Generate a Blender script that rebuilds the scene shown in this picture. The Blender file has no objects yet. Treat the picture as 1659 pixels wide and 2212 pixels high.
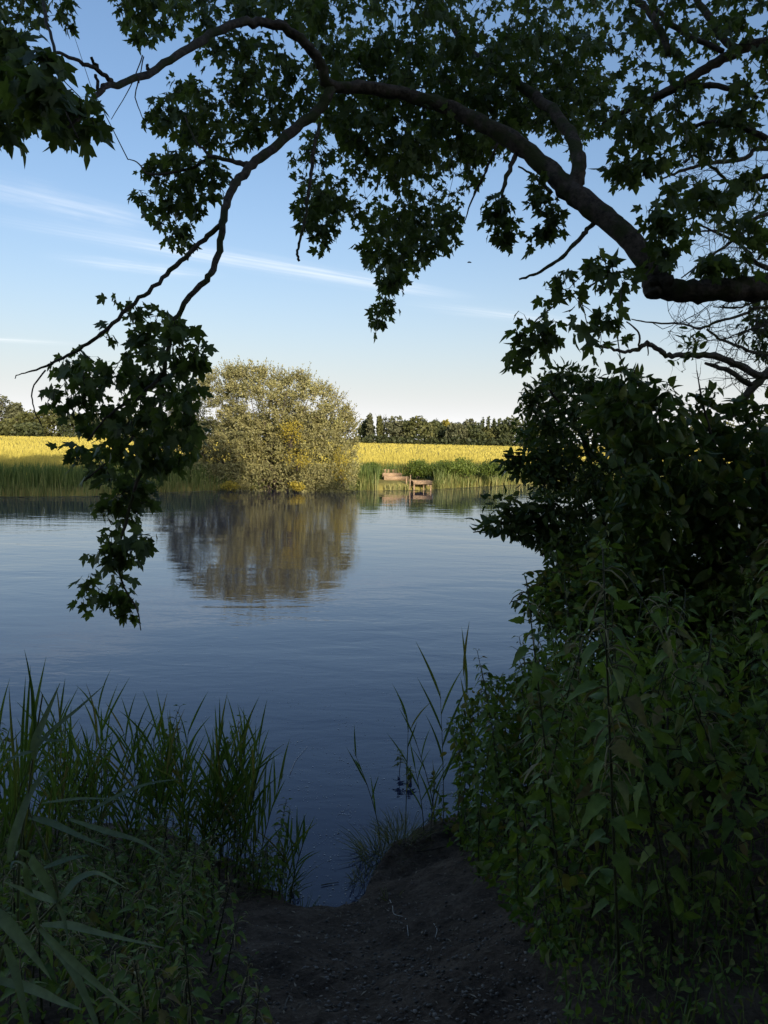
import bpy, math
import numpy as np
from mathutils import Vector, Matrix

rng = np.random.default_rng(7)
S = bpy.context.scene
COL = S.collection

# ------------------------------------------------------------------ camera
CAM_H = 2.5
W0, H0, FPX = 1659.0, 2212.0, 1661.0          # picture raster used for measuring, focal length in it
PITCH = math.radians(5.43); ROLL = math.radians(1.2)
cam_d = bpy.data.cameras.new('camera'); cam = bpy.data.objects.new('camera', cam_d); COL.objects.link(cam)
cam_d.sensor_fit = 'VERTICAL'; cam_d.sensor_height = 36.0; cam_d.lens = 36.0 * FPX / H0
cam_d.clip_start = 0.05; cam_d.clip_end = 6000
R = Matrix.Rotation(math.pi / 2 - PITCH, 3, 'X') @ Matrix.Rotation(ROLL, 3, 'Z')
cam.matrix_world = Matrix.Translation((0, 0, CAM_H)) @ R.to_4x4()
S.camera = cam
RN = np.array(R)
CO = np.array([0, 0, CAM_H])

# ------------------------------------------------------------------ sky, sun, exposure
SUN_EL, SUN_ROT = math.radians(16), math.radians(160)
sun_dir = Vector((math.sin(SUN_ROT) * math.cos(SUN_EL), math.cos(SUN_ROT) * math.cos(SUN_EL), math.sin(SUN_EL)))
SKY_STRENGTH = 0.15
world = bpy.data.worlds.new('World'); S.world = world; world.use_nodes = True
wt = world.node_tree; wt.nodes.clear()
def wn(t, **kw):
    n = wt.nodes.new(t)
    for k, v in kw.items(): setattr(n, k, v)
    return n
w_out = wn('ShaderNodeOutputWorld'); w_bg = wn('ShaderNodeBackground'); w_bg.inputs['Strength'].default_value = SKY_STRENGTH
w_sky = wn('ShaderNodeTexSky'); w_sky.sky_type = 'NISHITA'; w_sky.sun_disc = False
w_sky.sun_elevation = SUN_EL; w_sky.sun_rotation = SUN_ROT
w_sky.altitude = 0; w_sky.air_density = 1.0; w_sky.dust_density = 4.0; w_sky.ozone_density = 3.0
wt.links.new(w_bg.outputs[0], w_out.inputs[0])
def wmath(op, a, b=None, c=None):
    n = wn('ShaderNodeMath', operation=op)
    for i, v in enumerate((a, b, c)):
        if v is None: continue
        if isinstance(v, (int, float)): n.inputs[i].default_value = v
        else: wt.links.new(v, n.inputs[i])
    return n.outputs[0]
w_tc = wn('ShaderNodeTexCoord'); w_sep = wn('ShaderNodeSeparateXYZ'); wt.links.new(w_tc.outputs['Generated'], w_sep.inputs[0])
zc = wmath('MAXIMUM', w_sep.outputs[2], 0.02)
PX = wmath('DIVIDE', w_sep.outputs[0], zc); PY = wmath('DIVIDE', w_sep.outputs[1], zc)
def ray(px, py):
    v = RN @ np.array([(px - W0 / 2) / FPX, -(py - H0 / 2) / FPX, -1.0]); return v
def smooth(x, a, b):
    n = wn('ShaderNodeMapRange', interpolation_type='SMOOTHSTEP', clamp=True)
    wt.links.new(x, n.inputs[0]); n.inputs[1].default_value = a; n.inputs[2].default_value = b
    return n.outputs[0]
def cirrus(p0, p1, width, amount, seed, stretch=9.0):
    """a streak of high ice cloud lying in a level layer of the sky between two directions"""
    a = ray(*p0); b = ray(*p1); a = a[:2] / a[2]; b = b[:2] / b[2]
    L = float(np.hypot(*(b - a))); d = (b - a) / L
    ox = wmath('SUBTRACT', PX, float(a[0])); oy = wmath('SUBTRACT', PY, float(a[1]))
    u = wmath('DIVIDE', wmath('ADD', wmath('MULTIPLY', ox, float(d[0])), wmath('MULTIPLY', oy, float(d[1]))), L)
    v = wmath('SUBTRACT', wmath('MULTIPLY', ox, float(-d[1])), wmath('MULTIPLY', oy, float(-d[0])))
    v = wmath('DIVIDE', v, width)
    cx = wn('ShaderNodeCombineXYZ')
    wt.links.new(wmath('MULTIPLY', u, 5.0), cx.inputs[0]); wt.links.new(wmath('MULTIPLY', v, 1.0), cx.inputs[1]); cx.inputs[2].default_value = seed
    no = wn('ShaderNodeTexNoise'); no.inputs['Scale'].default_value = 1.0; no.inputs['Detail'].default_value = 6; no.inputs['Roughness'].default_value = 0.62
    no.inputs['Distortion'].default_value = 0.5
    wt.links.new(cx.outputs[0], no.inputs['Vector'])
    cy = wn('ShaderNodeCombineXYZ')
    wt.links.new(wmath('ADD', wmath('MULTIPLY', u, 3.0), wmath('MULTIPLY', v, 0.5)), cy.inputs[0]); wt.links.new(wmath('MULTIPLY', v, 2.6), cy.inputs[1]); cy.inputs[2].default_value = seed + 5
    fb = wn('ShaderNodeTexNoise'); fb.inputs['Scale'].default_value = 1.0; fb.inputs['Detail'].default_value = 5
    wt.links.new(cy.outputs[0], fb.inputs['Vector'])
    vv = wmath('ADD', v, wmath('MULTIPLY', wmath('SUBTRACT', no.outputs[0], 0.5), 1.3))
    g = wmath('POWER', 2.718, wmath('MULTIPLY', wmath('MULTIPLY', vv, vv), -1.4))
    ends = wmath('MULTIPLY', smooth(u, -0.15, 0.45), wmath('SUBTRACT', 1.0, smooth(u, 0.6, 1.05)))
    m = wmath('MULTIPLY', wmath('MULTIPLY', g, ends), wmath('ADD', wmath('MULTIPLY', smooth(fb.outputs[0], 0.3, 0.72), 0.62), 0.28))
    return wmath('MULTIPLY', m, amount)
streaks = [cirrus((-150, 372), (380, 500), 0.18, 0.27, 1.0), cirrus((40, 480), (1020, 648), 0.17, 0.48, 3.0),
           cirrus((120, 555), (480, 600), 0.16, 0.28, 6.0), cirrus((-300, 715), (190, 745), 0.22, 0.30, 9.0),
           cirrus((900, 655), (1350, 715), 0.2, 0.25, 13.0)]
tot = streaks[0]
for s_ in streaks[1:]: tot = wmath('ADD', tot, s_)
# a thin even veil of haze round the whole horizon, denser towards the ground
veil = wmath('MULTIPLY', wmath('POWER', 2.718, wmath('MULTIPLY', wmath('MAXIMUM', w_sep.outputs[2], 0.0), -10.5)), 0.95)
tot = wmath('MINIMUM', wmath('ADD', tot, veil), 0.96)
w_mix = wn('ShaderNodeMix', data_type='RGBA'); wt.links.new(tot, w_mix.inputs['Factor'])
wt.links.new(w_sky.outputs[0], w_mix.inputs['A']); w_mix.inputs['B'].default_value = (6.2, 6.2, 6.25, 1)
wt.links.new(w_mix.outputs['Result'], w_bg.inputs['Color'])

sd = bpy.data.lights.new('sun', 'SUN'); sd.energy = 4.2; sd.angle = math.radians(0.5); sd.color = (1.0, 0.83, 0.58)
sun = bpy.data.objects.new('sun', sd); COL.objects.link(sun)
sun.rotation_euler = (-sun_dir).to_track_quat('-Z', 'Y').to_euler()
S.view_settings.view_transform = 'Standard'; S.view_settings.look = 'None'
S.view_settings.exposure = 0.47; S.view_settings.gamma = 1.0; S.view_settings.use_curve_mapping = False
S.cycles.use_denoising = True
S.cycles.max_bounces = 6; S.cycles.diffuse_bounces = 3; S.cycles.glossy_bounces = 3; S.cycles.transmission_bounces = 4

# ------------------------------------------------------------------ measuring helpers
def at(px, py, d):
    """world point seen at a picture position, d metres deep"""
    return CO + ray(px, py) * d
def at_z(px, py, z):
    r = ray(px, py); return CO + r * ((z - CAM_H) / r[2])
def project(P):
    q = (np.asarray(P, float) - CO) @ RN
    d = -q[..., 2]; return W0 / 2 + q[..., 0] / d * FPX, H0 / 2 - q[..., 1] / d * FPX, d
def inpoly(x, y, poly):
    x = np.asarray(x); y = np.asarray(y); c = np.zeros(x.shape, bool); n = len(poly)
    for i in range(n):
        x0, y0 = poly[i]; x1, y1 = poly[(i + 1) % n]
        if y0 == y1: continue
        k = (y0 > y) != (y1 > y)
        c ^= k & (x < (x1 - x0) * (y - y0) / (y1 - y0) + x0)
    return c

def sample_poly(poly, n):
    p = np.array(poly, float); lo, hi = p.min(0), p.max(0); out = np.zeros((0, 2))
    while len(out) < n:
        q = lo + (hi - lo) * rng.random((n * 3, 2)); out = np.concatenate([out, q[inpoly(q[:, 0], q[:, 1], poly)]])
    return out[:n]

# ------------------------------------------------------------------ mesh helpers
def mesh_data(name, V, F, mat=None, smooth=False, attrs=None):
    V = np.asarray(V, np.float32); FL = [np.asarray(f, np.int32) for f in (F if isinstance(F, list) else [F])]
    FL = [f for f in FL if len(f)]
    me = bpy.data.meshes.new(name)
    idx = np.concatenate([f.ravel() for f in FL]); tot = np.concatenate([np.full(len(f), f.shape[1], np.int32) for f in FL])
    st = np.concatenate([[0], np.cumsum(tot)[:-1]]).astype(np.int32)
    me.vertices.add(len(V)); me.vertices.foreach_set('co', V.ravel())
    me.loops.add(len(idx)); me.loops.foreach_set('vertex_index', idx)
    me.polygons.add(len(tot)); me.polygons.foreach_set('loop_start', st)
    if smooth: me.polygons.foreach_set('use_smooth', np.ones(len(tot), bool))
    me.update(calc_edges=True)
    for k, a in (attrs or {}).items():
        t = me.attributes.new(k, 'FLOAT', 'POINT'); t.data.foreach_set('value', np.asarray(a, np.float32))
    if mat: me.materials.append(mat)
    return me
def obj(name, me, parent=None, loc=None, rot=None, scale=None, kind=None):
    o = bpy.data.objects.new(name, me); COL.objects.link(o)
    if parent is not None: o.parent = parent
    if loc is not None: o.location = loc
    if rot is not None: o.rotation_euler = rot
    if scale is not None: o.scale = scale
    if kind: o['kind'] = kind
    return o
def tag(o, label, cat, group=None, kind=None):
    o['label'] = label
    if cat: o['category'] = cat
    if group: o['group'] = group
    if kind: o['kind'] = kind
    return o
def thing(name, label, cat, loc=(0, 0, 0), rot=(0, 0, 0), scale=(1, 1, 1), group=None):
    o = bpy.data.objects.new(name, None); COL.objects.link(o); o.empty_display_size = 0.1
    o.location = loc; o.rotation_euler = rot; o.scale = scale
    return tag(o, label, cat, group)
class Acc:
    """collects geometry of ONE part"""
    def __init__(s): s.V = []; s.F = {}; s.n = 0; s.A = []
    def add(s, V, F, a=0.5):
        V = np.asarray(V, float); F = np.asarray(F, int)
        s.V.append(V); s.F.setdefault(F.shape[1], []).append(F + s.n); s.n += len(V)
        s.A.append(np.broadcast_to(np.asarray(a, float), (len(V),)))
    def data(s, name, mat, smooth=False, origin=(0, 0, 0)):
        return mesh_data(name, np.concatenate(s.V) - np.asarray(origin), [np.concatenate(f) for f in s.F.values()], mat, smooth, {'rnd': np.concatenate(s.A)})
def unit(v):
    v = np.asarray(v, float); return v / np.maximum(np.linalg.norm(v, axis=-1, keepdims=True), 1e-9)
def tube(P, r, sides=6, wob=0.0, cap=True):
    P = np.asarray(P, float); n = len(P); r = np.broadcast_to(np.asarray(r, float), (n,))
    T = unit(np.gradient(P, axis=0)); up = np.array([0, 0, 1.0]) if abs(T[0][2]) < 0.9 else np.array([1.0, 0, 0])
    N = np.zeros((n, 3)); N[0] = unit(np.cross(T[0], up))
    for i in range(1, n):
        v = N[i - 1] - T[i] * np.dot(N[i - 1], T[i]); N[i] = unit(v)
    B = np.cross(T, N); a = np.arange(sides) * 2 * np.pi / sides
    rr = r[:, None] * (1 + wob * rng.standard_normal((n, sides)))
    V = P[:, None] + rr[..., None] * (np.cos(a)[None, :, None] * N[:, None] + np.sin(a)[None, :, None] * B[:, None])
    V = V.reshape(-1, 3); i = np.arange(n - 1)[:, None] * sides; j = np.arange(sides)[None]; k = (j + 1) % sides
    F = np.stack([i + j, i + k, i + sides + k, i + sides + j], -1).reshape(-1, 4)
    if cap:
        V = np.concatenate([V, P[:1], P[-1:]]); c0, c1 = n * sides, n * sides + 1; j = np.arange(sides); k = (j + 1) % sides
        Fc = np.concatenate([np.stack([k, j, np.full(sides, c0), np.full(sides, c0)], -1)[:, :3], np.stack([(n - 1) * sides + j, (n - 1) * sides + k, np.full(sides, c1)], -1)])
        return V, F, Fc
    return V, F, np.zeros((0, 3), int)
def add_tube(acc, P, r, sides=6, wob=0.0, a=0.5, cap=True):
    V, F, Fc = tube(P, r, sides, wob, cap)
    n0 = acc.n; acc.add(V, F, a)
    if len(Fc): acc.F.setdefault(3, []).append(Fc + n0)
def spline(P, per=6):
    P = np.asarray(P, float); n = len(P)
    if n < 3:
        t = np.linspace(0, 1, per + 1)[:, None]; return P[0] + (P[-1] - P[0]) * t
    Q = np.concatenate([2 * P[:1] - P[1:2], P, 2 * P[-1:] - P[-2:-1]]); out = []
    for i in range(n - 1):
        p0, p1, p2, p3 = Q[i:i + 4]
        for t in np.arange(per) / per:
            out.append(0.5 * (2 * p1 + (p2 - p0) * t + (2 * p0 - 5 * p1 + 4 * p2 - p3) * t ** 2 + (3 * p1 - p0 - 3 * p2 + p3) * t ** 3))
    out.append(P[-1]); return np.array(out)
def frames(tip, nrm):
    """columns x,y,z with y along tip, z near nrm"""
    y = unit(tip); x = unit(np.cross(y, nrm)); z = np.cross(x, y)
    return np.stack([x, y, z], -1)
def scatter(acc, tv, tf, M, P, s, a):
    """many copies of a template leaf: M (n,3,3), P (n,3), s (n,)"""
    n = len(P)
    if n == 0: return
    V = np.einsum('nij,kj->nki', M, tv) * np.asarray(s)[:, None, None] + P[:, None]
    F = (np.arange(n) * len(tv))[:, None, None] + tf[None]
    acc.add(V.reshape(-1, 3), F.reshape(-1, tf.shape[1]), np.repeat(a, len(tv)))
def fan(outline, centre, fold=0.12, droop=0.15):
    o = np.array(outline, float); V = np.concatenate([[centre], o]); z = fold * np.abs(V[:, 0]) - droop * V[:, 1] ** 2
    V = np.c_[V, z]; n = len(o); j = np.arange(n)
    return V, np.stack([np.zeros(n, int), 1 + j, 1 + (j + 1) % n], -1)
def mirror(h):
    return [(x, y) for x, y in h] + [(-x, y) for x, y in h[::-1] if abs(x) > 1e-6]
# leaf templates, length 1 along +y
MAPLE = fan(mirror([(0, 0.02), (.13, -.06), (.36, -.05), (.31, .07), (.25, .17), (.36, .25), (.45, .42), (.56, .60), (.38, .57), (.29, .62), (.17, .52), (.20, .68), (.12, .83), (0, 1.02)]), (0, .3))
MAPLE_SIMPLE = fan(mirror([(0, 0), (.36, -.04), (.24, .17), (.55, .59), (.17, .52), (.16, .75), (0, 1.0)]), (0, .3))
OVATE = fan(mirror([(0, 0), (.18, .14), (.27, .38), (.22, .65), (.10, .87), (0, 1)]), (0, .45), .25, .22)
def strip(ws, ts, fold=.18, droop=.3, ser=0.0):
    V = []; F = []
    for i, (w, t) in enumerate(zip(ws, ts)):
        z = -droop * t * t; e = ser * (1 if i % 2 else -1)
        V += [(-w, t - abs(w) * .2 + e * .5, z + fold * w), (0, t, z), (w, t - abs(w) * .2 + e * .5, z + fold * w)]
        if i:
            b = 3 * i; F += [(b - 3, b - 2, b + 1, b), (b - 2, b - 1, b + 2, b + 1)]
    return np.array(V, float), np.array(F)
NETTLE = strip([.02, .24, .20, .28, .21, .22, .13, .11, .01], [0, .10, .2, .32, .43, .56, .68, .8, 1.0], .35, .55)
WILLOW = strip([.02, .16, .01], [0, .45, 1], .2, .2)
CARD = (np.array([(-.5, 0, 0), (.45, .05, .1), (.5, 1, 0), (-.4, .9, -.08)], float), np.array([(0, 1, 2, 3)]))

# ------------------------------------------------------------------ materials
def new_mat(name):
    m = bpy.data.materials.new(name); m.use_nodes = True; nt = m.node_tree; nt.nodes.clear()
    out = nt.nodes.new('ShaderNodeOutputMaterial'); return m, nt, out
def N(nt, t, **kw):
    n = nt.nodes.new(t)
    for k, v in kw.items():
        if k in n.inputs.keys() if hasattr(n.inputs, 'keys') else False: n.inputs[k].default_value = v
        else: setattr(n, k, v)
    return n
def ramp(nt, fac, stops):
    r = nt.nodes.new('ShaderNodeValToRGB'); e = r.color_ramp.elements
    while len(e) < len(stops): e.new(0.5)
    for q, (p, c) in zip(e, stops): q.position = p; q.color = (*c, 1)
    nt.links.new(fac, r.inputs[0]); return r.outputs[0]
def leaf_mat(name, cols, trans=0.35, rough=0.5, obj_random=False, spec=0.3, patch=None):
    m, nt, out = new_mat(name)
    if obj_random: f = N(nt, 'ShaderNodeObjectInfo').outputs['Random']
    else: f = N(nt, 'ShaderNodeAttribute', attribute_name='rnd').outputs['Fac']
    k = len(cols); c = ramp(nt, f, [(i / max(1, k - 1), col) for i, col in enumerate(cols)])
    geo = N(nt, 'ShaderNodeNewGeometry')
    no = N(nt, 'ShaderNodeTexNoise'); no.inputs['Scale'].default_value = 60; nt.links.new(geo.outputs['Position'], no.inputs['Vector'])
    mx = N(nt, 'ShaderNodeMix', data_type='RGBA', blend_type='MULTIPLY'); mx.inputs['Factor'].default_value = 0.55
    nt.links.new(c, mx.inputs['A']); nt.links.new(ramp(nt, no.outputs[0], [(.3, (.55, .55, .55)), (.7, (1.2, 1.2, 1.2))]), mx.inputs['B']); c = mx.outputs['Result']
    p = N(nt, 'ShaderNodeBsdfPrincipled'); nt.links.new(c, p.inputs['Base Color']); p.inputs['Roughness'].default_value = rough; p.inputs['Specular IOR Level'].default_value = spec
    tr = N(nt, 'ShaderNodeBsdfTranslucent')
    h = N(nt, 'ShaderNodeMix', data_type='RGBA', blend_type='MULTIPLY'); h.inputs['Factor'].default_value = 1.0; nt.links.new(c, h.inputs['A']); h.inputs['B'].default_value = (1.3, 1.25, .45, 1)
    nt.links.new(h.outputs['Result'], tr.inputs[0])
    mi = N(nt, 'ShaderNodeMixShader'); mi.inputs[0].default_value = trans; nt.links.new(p.outputs[0], mi.inputs[1]); nt.links.new(tr.outputs[0], mi.inputs[2])
    nt.links.new(mi.outputs[0], out.inputs[0]); return m
def bark_mat(name, c0, c1, scale=30, bump=1.0, moss=None):
    m, nt, out = new_mat(name); geo = N(nt, 'ShaderNodeNewGeometry')
    no = N(nt, 'ShaderNodeTexNoise'); no.inputs['Scale'].default_value = scale; no.inputs['Detail'].default_value = 8; no.inputs['Roughness'].default_value = .65
    nt.links.new(geo.outputs['Position'], no.inputs['Vector'])
    c = ramp(nt, no.outputs[0], [(.32, c0), (.68, c1)])
    if moss:
        n2 = N(nt, 'ShaderNodeTexNoise'); n2.inputs['Scale'].default_value = 6; n2.inputs['Detail'].default_value = 5; nt.links.new(geo.outputs['Position'], n2.inputs['Vector'])
        mx = N(nt, 'ShaderNodeMix', data_type='RGBA'); nt.links.new(ramp(nt, n2.outputs[0], [(.48, (0, 0, 0)), (.6, (1, 1, 1))]), mx.inputs['Factor']); nt.links.new(c, mx.inputs['A']); mx.inputs['B'].default_value = (*moss, 1); c = mx.outputs['Result']
    p = N(nt, 'ShaderNodeBsdfPrincipled'); nt.links.new(c, p.inputs['Base Color']); p.inputs['Roughness'].default_value = .9; p.inputs['Specular IOR Level'].default_value = .2
    b = N(nt, 'ShaderNodeBump'); b.inputs['Strength'].default_value = bump; b.inputs['Distance'].default_value = .01; nt.links.new(no.outputs[0], b.inputs['Height']); nt.links.new(b.outputs[0], p.inputs['Normal'])
    nt.links.new(p.outputs[0], out.inputs[0]); return m

M_BARK = bark_mat('maple_bark', (.030, .026, .022), (.13, .11, .09), moss=(.05, .06, .025))
M_TWIG = bark_mat('twig_bark', (.025, .02, .016), (.08, .065, .05), 80, .3)
M_DEAD = bark_mat('dead_branch_bark', (.06, .055, .045), (.20, .18, .15), 60, .5, moss=(.10, .11, .04))
M_MAPLE = leaf_mat('maple_leaf', [(.07, .11, .045), (.095, .145, .055), (.125, .18, .06)], .45, .5)
M_MAPLE_O = leaf_mat('maple_leaf_single', [(.07, .11, .045), (.095, .145, .055), (.125, .18, .06)], .45, .5, True)
M_SHRUB = leaf_mat('shrub_leaf', [(.05, .088, .03), (.075, .125, .038), (.10, .15, .045), (.14, .17, .05)], .36, .42)
M_SHRUB_O = leaf_mat('shrub_leaf_single', [(.05, .088, .03), (.075, .125, .038), (.10, .15, .045), (.14, .17, .05)], .36, .42, True)
M_DOG = leaf_mat('dogwood_leaf', [(.055, .095, .03), (.08, .135, .04), (.11, .165, .045), (.16, .18, .055)], .4, .45)
M_NETTLE = leaf_mat('nettle_leaf', [(.08, .145, .036), (.11, .19, .045), (.135, .22, .052), (.15, .24, .055), (.17, .25, .055), (.20, .16, .075)], .42, .55)
M_NETTLE_O = leaf_mat('nettle_leaf_single', [(.08, .145, .036), (.11, .19, .045), (.135, .22, .052), (.15, .24, .055), (.17, .25, .055), (.20, .16, .075)], .42, .55, True)
M_NFLOWER = leaf_mat('nettle_catkin', [(.24, .23, .12), (.34, .31, .18)], .2, .7)
M_NSTEM = leaf_mat('nettle_stem', [(.05, .06, .03), (.07, .08, .035)], .05, .6)
M_REED = leaf_mat('reed_blade', [(.08, .14, .04), (.11, .19, .055), (.14, .23, .065), (.16, .24, .07), (.24, .20, .10)], .42, .4, True)
M_REEDSTEM = leaf_mat('reed_stem', [(.06, .08, .03), (.09, .11, .04)], .1, .5, True)
M_BROAD = leaf_mat('broad_reed_blade', [(.13, .19, .12), (.18, .25, .16)], .3, .6, True)
M_GRASS = leaf_mat('bank_grass', [(.07, .13, .035), (.11, .18, .05), (.19, .22, .09)], .3, .5)
M_PALEGRASS = leaf_mat('pale_grass', [(.10, .13, .07), (.18, .20, .12), (.24, .24, .15)], .3, .5)
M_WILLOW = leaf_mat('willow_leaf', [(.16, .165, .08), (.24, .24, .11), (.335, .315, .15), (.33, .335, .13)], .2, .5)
M_YELLOW = leaf_mat('yellow_shrub_leaf', [(.24, .21, .04), (.38, .32, .05), (.46, .37, .06)], .25, .5)
M_FARREED = leaf_mat('far_reed', [(.075, .13, .035), (.15, .20, .06), (.34, .32, .13)], .25, .5)
M_BANKGREEN = leaf_mat('bank_shrub_leaf', [(.08, .13, .025), (.13, .19, .04), (.20, .26, .05)], .25, .5)

def crop_mat():
    m, nt, out = new_mat('ripening_crop')
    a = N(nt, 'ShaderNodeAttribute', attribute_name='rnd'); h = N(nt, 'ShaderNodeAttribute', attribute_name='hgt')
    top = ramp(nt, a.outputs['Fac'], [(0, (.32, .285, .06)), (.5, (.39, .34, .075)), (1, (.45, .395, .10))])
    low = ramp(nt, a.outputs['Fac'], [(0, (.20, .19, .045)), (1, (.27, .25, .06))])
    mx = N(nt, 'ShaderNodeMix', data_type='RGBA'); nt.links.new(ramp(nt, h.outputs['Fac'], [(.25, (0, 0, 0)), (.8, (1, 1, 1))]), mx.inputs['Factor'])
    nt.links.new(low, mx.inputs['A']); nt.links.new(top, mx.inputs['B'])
    p = N(nt, 'ShaderNodeBsdfPrincipled'); p.inputs['Roughness'].default_value = .7; p.inputs['Specular IOR Level'].default_value = .2
    nt.links.new(mx.outputs['Result'], p.inputs['Base Color']); nt.links.new(p.outputs[0], out.inputs[0]); return m
def ground_mat(name, cols, scale, bump=.5, dist=.02, rough=.95):
    m, nt, out = new_mat(name); geo = N(nt, 'ShaderNodeNewGeometry')
    no = N(nt, 'ShaderNodeTexNoise'); no.inputs['Scale'].default_value = scale; no.inputs['Detail'].default_value = 9; no.inputs['Roughness'].default_value = .65
    nt.links.new(geo.outputs['Position'], no.inputs['Vector'])
    n2 = N(nt, 'ShaderNodeTexNoise'); n2.inputs['Scale'].default_value = scale * .12; n2.inputs['Detail'].default_value = 4; nt.links.new(geo.outputs['Position'], n2.inputs['Vector'])
    ad = N(nt, 'ShaderNodeMath', operation='ADD'); nt.links.new(no.outputs[0], ad.inputs[0]); nt.links.new(n2.outputs[0], ad.inputs[1])
    hf = N(nt, 'ShaderNodeMath', operation='MULTIPLY'); nt.links.new(ad.outputs[0], hf.inputs[0]); hf.inputs[1].default_value = .5
    k = len(cols); c = ramp(nt, hf.outputs[0], [(.36 + .28 * i / max(1, k - 1), col) for i, col in enumerate(cols)])
    p = N(nt, 'ShaderNodeBsdfPrincipled'); nt.links.new(c, p.inputs['Base Color']); p.inputs['Roughness'].default_value = rough; p.inputs['Specular IOR Level'].default_value = .25
    b = N(nt, 'ShaderNodeBump'); b.inputs['Strength'].default_value = bump; b.inputs['Distance'].default_value = dist; nt.links.new(no.outputs[0], b.inputs['Height']); nt.links.new(b.outputs[0], p.inputs['Normal'])
    nt.links.new(p.outputs[0], out.inputs[0]); return m
def water_mat():
    m, nt, out = new_mat('river_water'); geo = N(nt, 'ShaderNodeNewGeometry')
    mp = N(nt, 'ShaderNodeMapping'); mp.inputs['Rotation'].default_value = (0, 0, math.radians(-30)); mp.inputs['Scale'].default_value = (.55, 1.25, 1); nt.links.new(geo.outputs['Position'], mp.inputs['Vector'])
    n1 = N(nt, 'ShaderNodeTexNoise'); n1.inputs['Scale'].default_value = 2.6; n1.inputs['Detail'].default_value = 3; n1.inputs['Distortion'].default_value = .6; nt.links.new(mp.outputs[0], n1.inputs['Vector'])
    n2 = N(nt, 'ShaderNodeTexNoise'); n2.inputs['Scale'].default_value = .55; n2.inputs['Detail'].default_value = 2; n2.inputs['Distortion'].default_value = .4; nt.links.new(mp.outputs[0], n2.inputs['Vector'])
    n3 = N(nt, 'ShaderNodeTexNoise'); n3.inputs['Scale'].default_value = 11; n3.inputs['Detail'].default_value = 2; nt.links.new(mp.outputs[0], n3.inputs['Vector'])
    def mul(a, k):
        q = N(nt, 'ShaderNodeMath', operation='MULTIPLY'); nt.links.new(a, q.inputs[0])
        if isinstance(k, float): q.inputs[1].default_value = k
        else: nt.links.new(k, q.inputs[1])
        return q.outputs[0]
    def add(a, b):
        q = N(nt, 'ShaderNodeMath', operation='ADD'); nt.links.new(a, q.inputs[0]); nt.links.new(b, q.inputs[1]); return q.outputs[0]
    n4 = N(nt, 'ShaderNodeTexNoise'); n4.inputs['Scale'].default_value = .16; n4.inputs['Detail'].default_value = 3; nt.links.new(geo.outputs['Position'], n4.inputs['Vector'])
    calm = ramp(nt, n4.outputs[0], [(.35, (.35, .35, .35)), (.65, (1, 1, 1))])
    hgt = add(mul(add(mul(n1.outputs[0], WAVE[0]), mul(n3.outputs[0], WAVE[1])), calm), mul(n2.outputs[0], WAVE[2]))
    b = N(nt, 'ShaderNodeBump'); b.inputs['Strength'].default_value = 1.0; b.inputs['Distance'].default_value = 1.0; nt.links.new(hgt, b.inputs['Height'])
    p = N(nt, 'ShaderNodeBsdfPrincipled'); p.inputs['Base Color'].default_value = (.021, .029, .070, 1); p.inputs['Roughness'].default_value = .02; p.inputs['IOR'].default_value = 1.42
    nt.links.new(b.outputs[0], p.inputs['Normal']); nt.links.new(p.outputs[0], out.inputs[0]); return m
WAVE = (.0052, .0013, .013)
M_CROP = crop_mat()
M_SOIL = ground_mat('trodden_soil', [(.040, .028, .020), (.098, .070, .050), (.18, .136, .10)], 42, 1.0, .035)
M_FIELD = ground_mat('field_soil', [(.13, .12, .04), (.20, .18, .055), (.27, .24, .07)], 2.0, .4, .05)
M_PEBBLE = leaf_mat('pebble', [(.07, .062, .055), (.14, .125, .11), (.28, .25, .22)], 0, .7)
M_LITTER = leaf_mat('dry_litter', [(.10, .075, .05), (.20, .155, .11), (.38, .32, .24)], .1, .7)
M_STRAW = leaf_mat('dry_straw', [(.30, .26, .18)], .05, .6)
M_SPECK = leaf_mat('floating_fluff', [(.45, .45, .45), (.7, .7, .7)], .1, .6)
M_WATER = water_mat()

# ------------------------------------------------------------------ far shore line and ground
far_px = [(-900, 1092), (-300, 1080), (0, 1072), (200, 1071), (400, 1061), (585, 1055), (720, 1055), (775, 1059), (910, 1058), (1010, 1052), (1120, 1046), (1250, 1043), (1500, 1040), (1900, 1038)]
FAR = np.array([at_z(x, y, 0)[:2] for x, y in far_px])
order = np.argsort(FAR[:, 0]); FAR = FAR[order]
def far_y(x): return np.interp(x, FAR[:, 0], FAR[:, 1])
NEAR = np.array([(-60, -26), (-12, 1.0), (-6, 3.6), (-4, 4.4), (-2.6, 4.75), (-1.3, 4.6), (-.75, 4.2), (-.52, 3.92), (-.38, 3.74), (-.19, 3.70), (-.10, 3.84), (-.02, 4.14), (.1, 4.5), (.38, 4.8), (.9, 5.1), (1.6, 5.8), (4, 7.6), (10, 12), (60, 46)])
def near_y(x):
    x = np.asarray(x, float); return np.interp(x, NEAR[:, 0], NEAR[:, 1]) + (.022 * np.sin(x * 23 + 1) + .016 * np.sin(x * 51 + 2) + .010 * np.sin(x * 97)) * (np.abs(x) < 6)
def vnoise(x, y, s, seed=0):
    return (np.sin(x * s * 1.3 + seed) * np.cos(y * s * 1.7 + seed * 2.1) + .5 * np.sin(x * s * 2.9 + y * s * 2.3 + seed * 3.3) + .3 * np.sin(y * s * 5.1 - x * s * 4.3 + seed)) / 1.8
SMOOTHED = np.array([(-60, -26), (-12, 1.0), (-4, 3.75), (-1.5, 3.95), (0, 3.95), (1, 4.7), (4, 7.2), (10, 12), (60, 46)])
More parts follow.
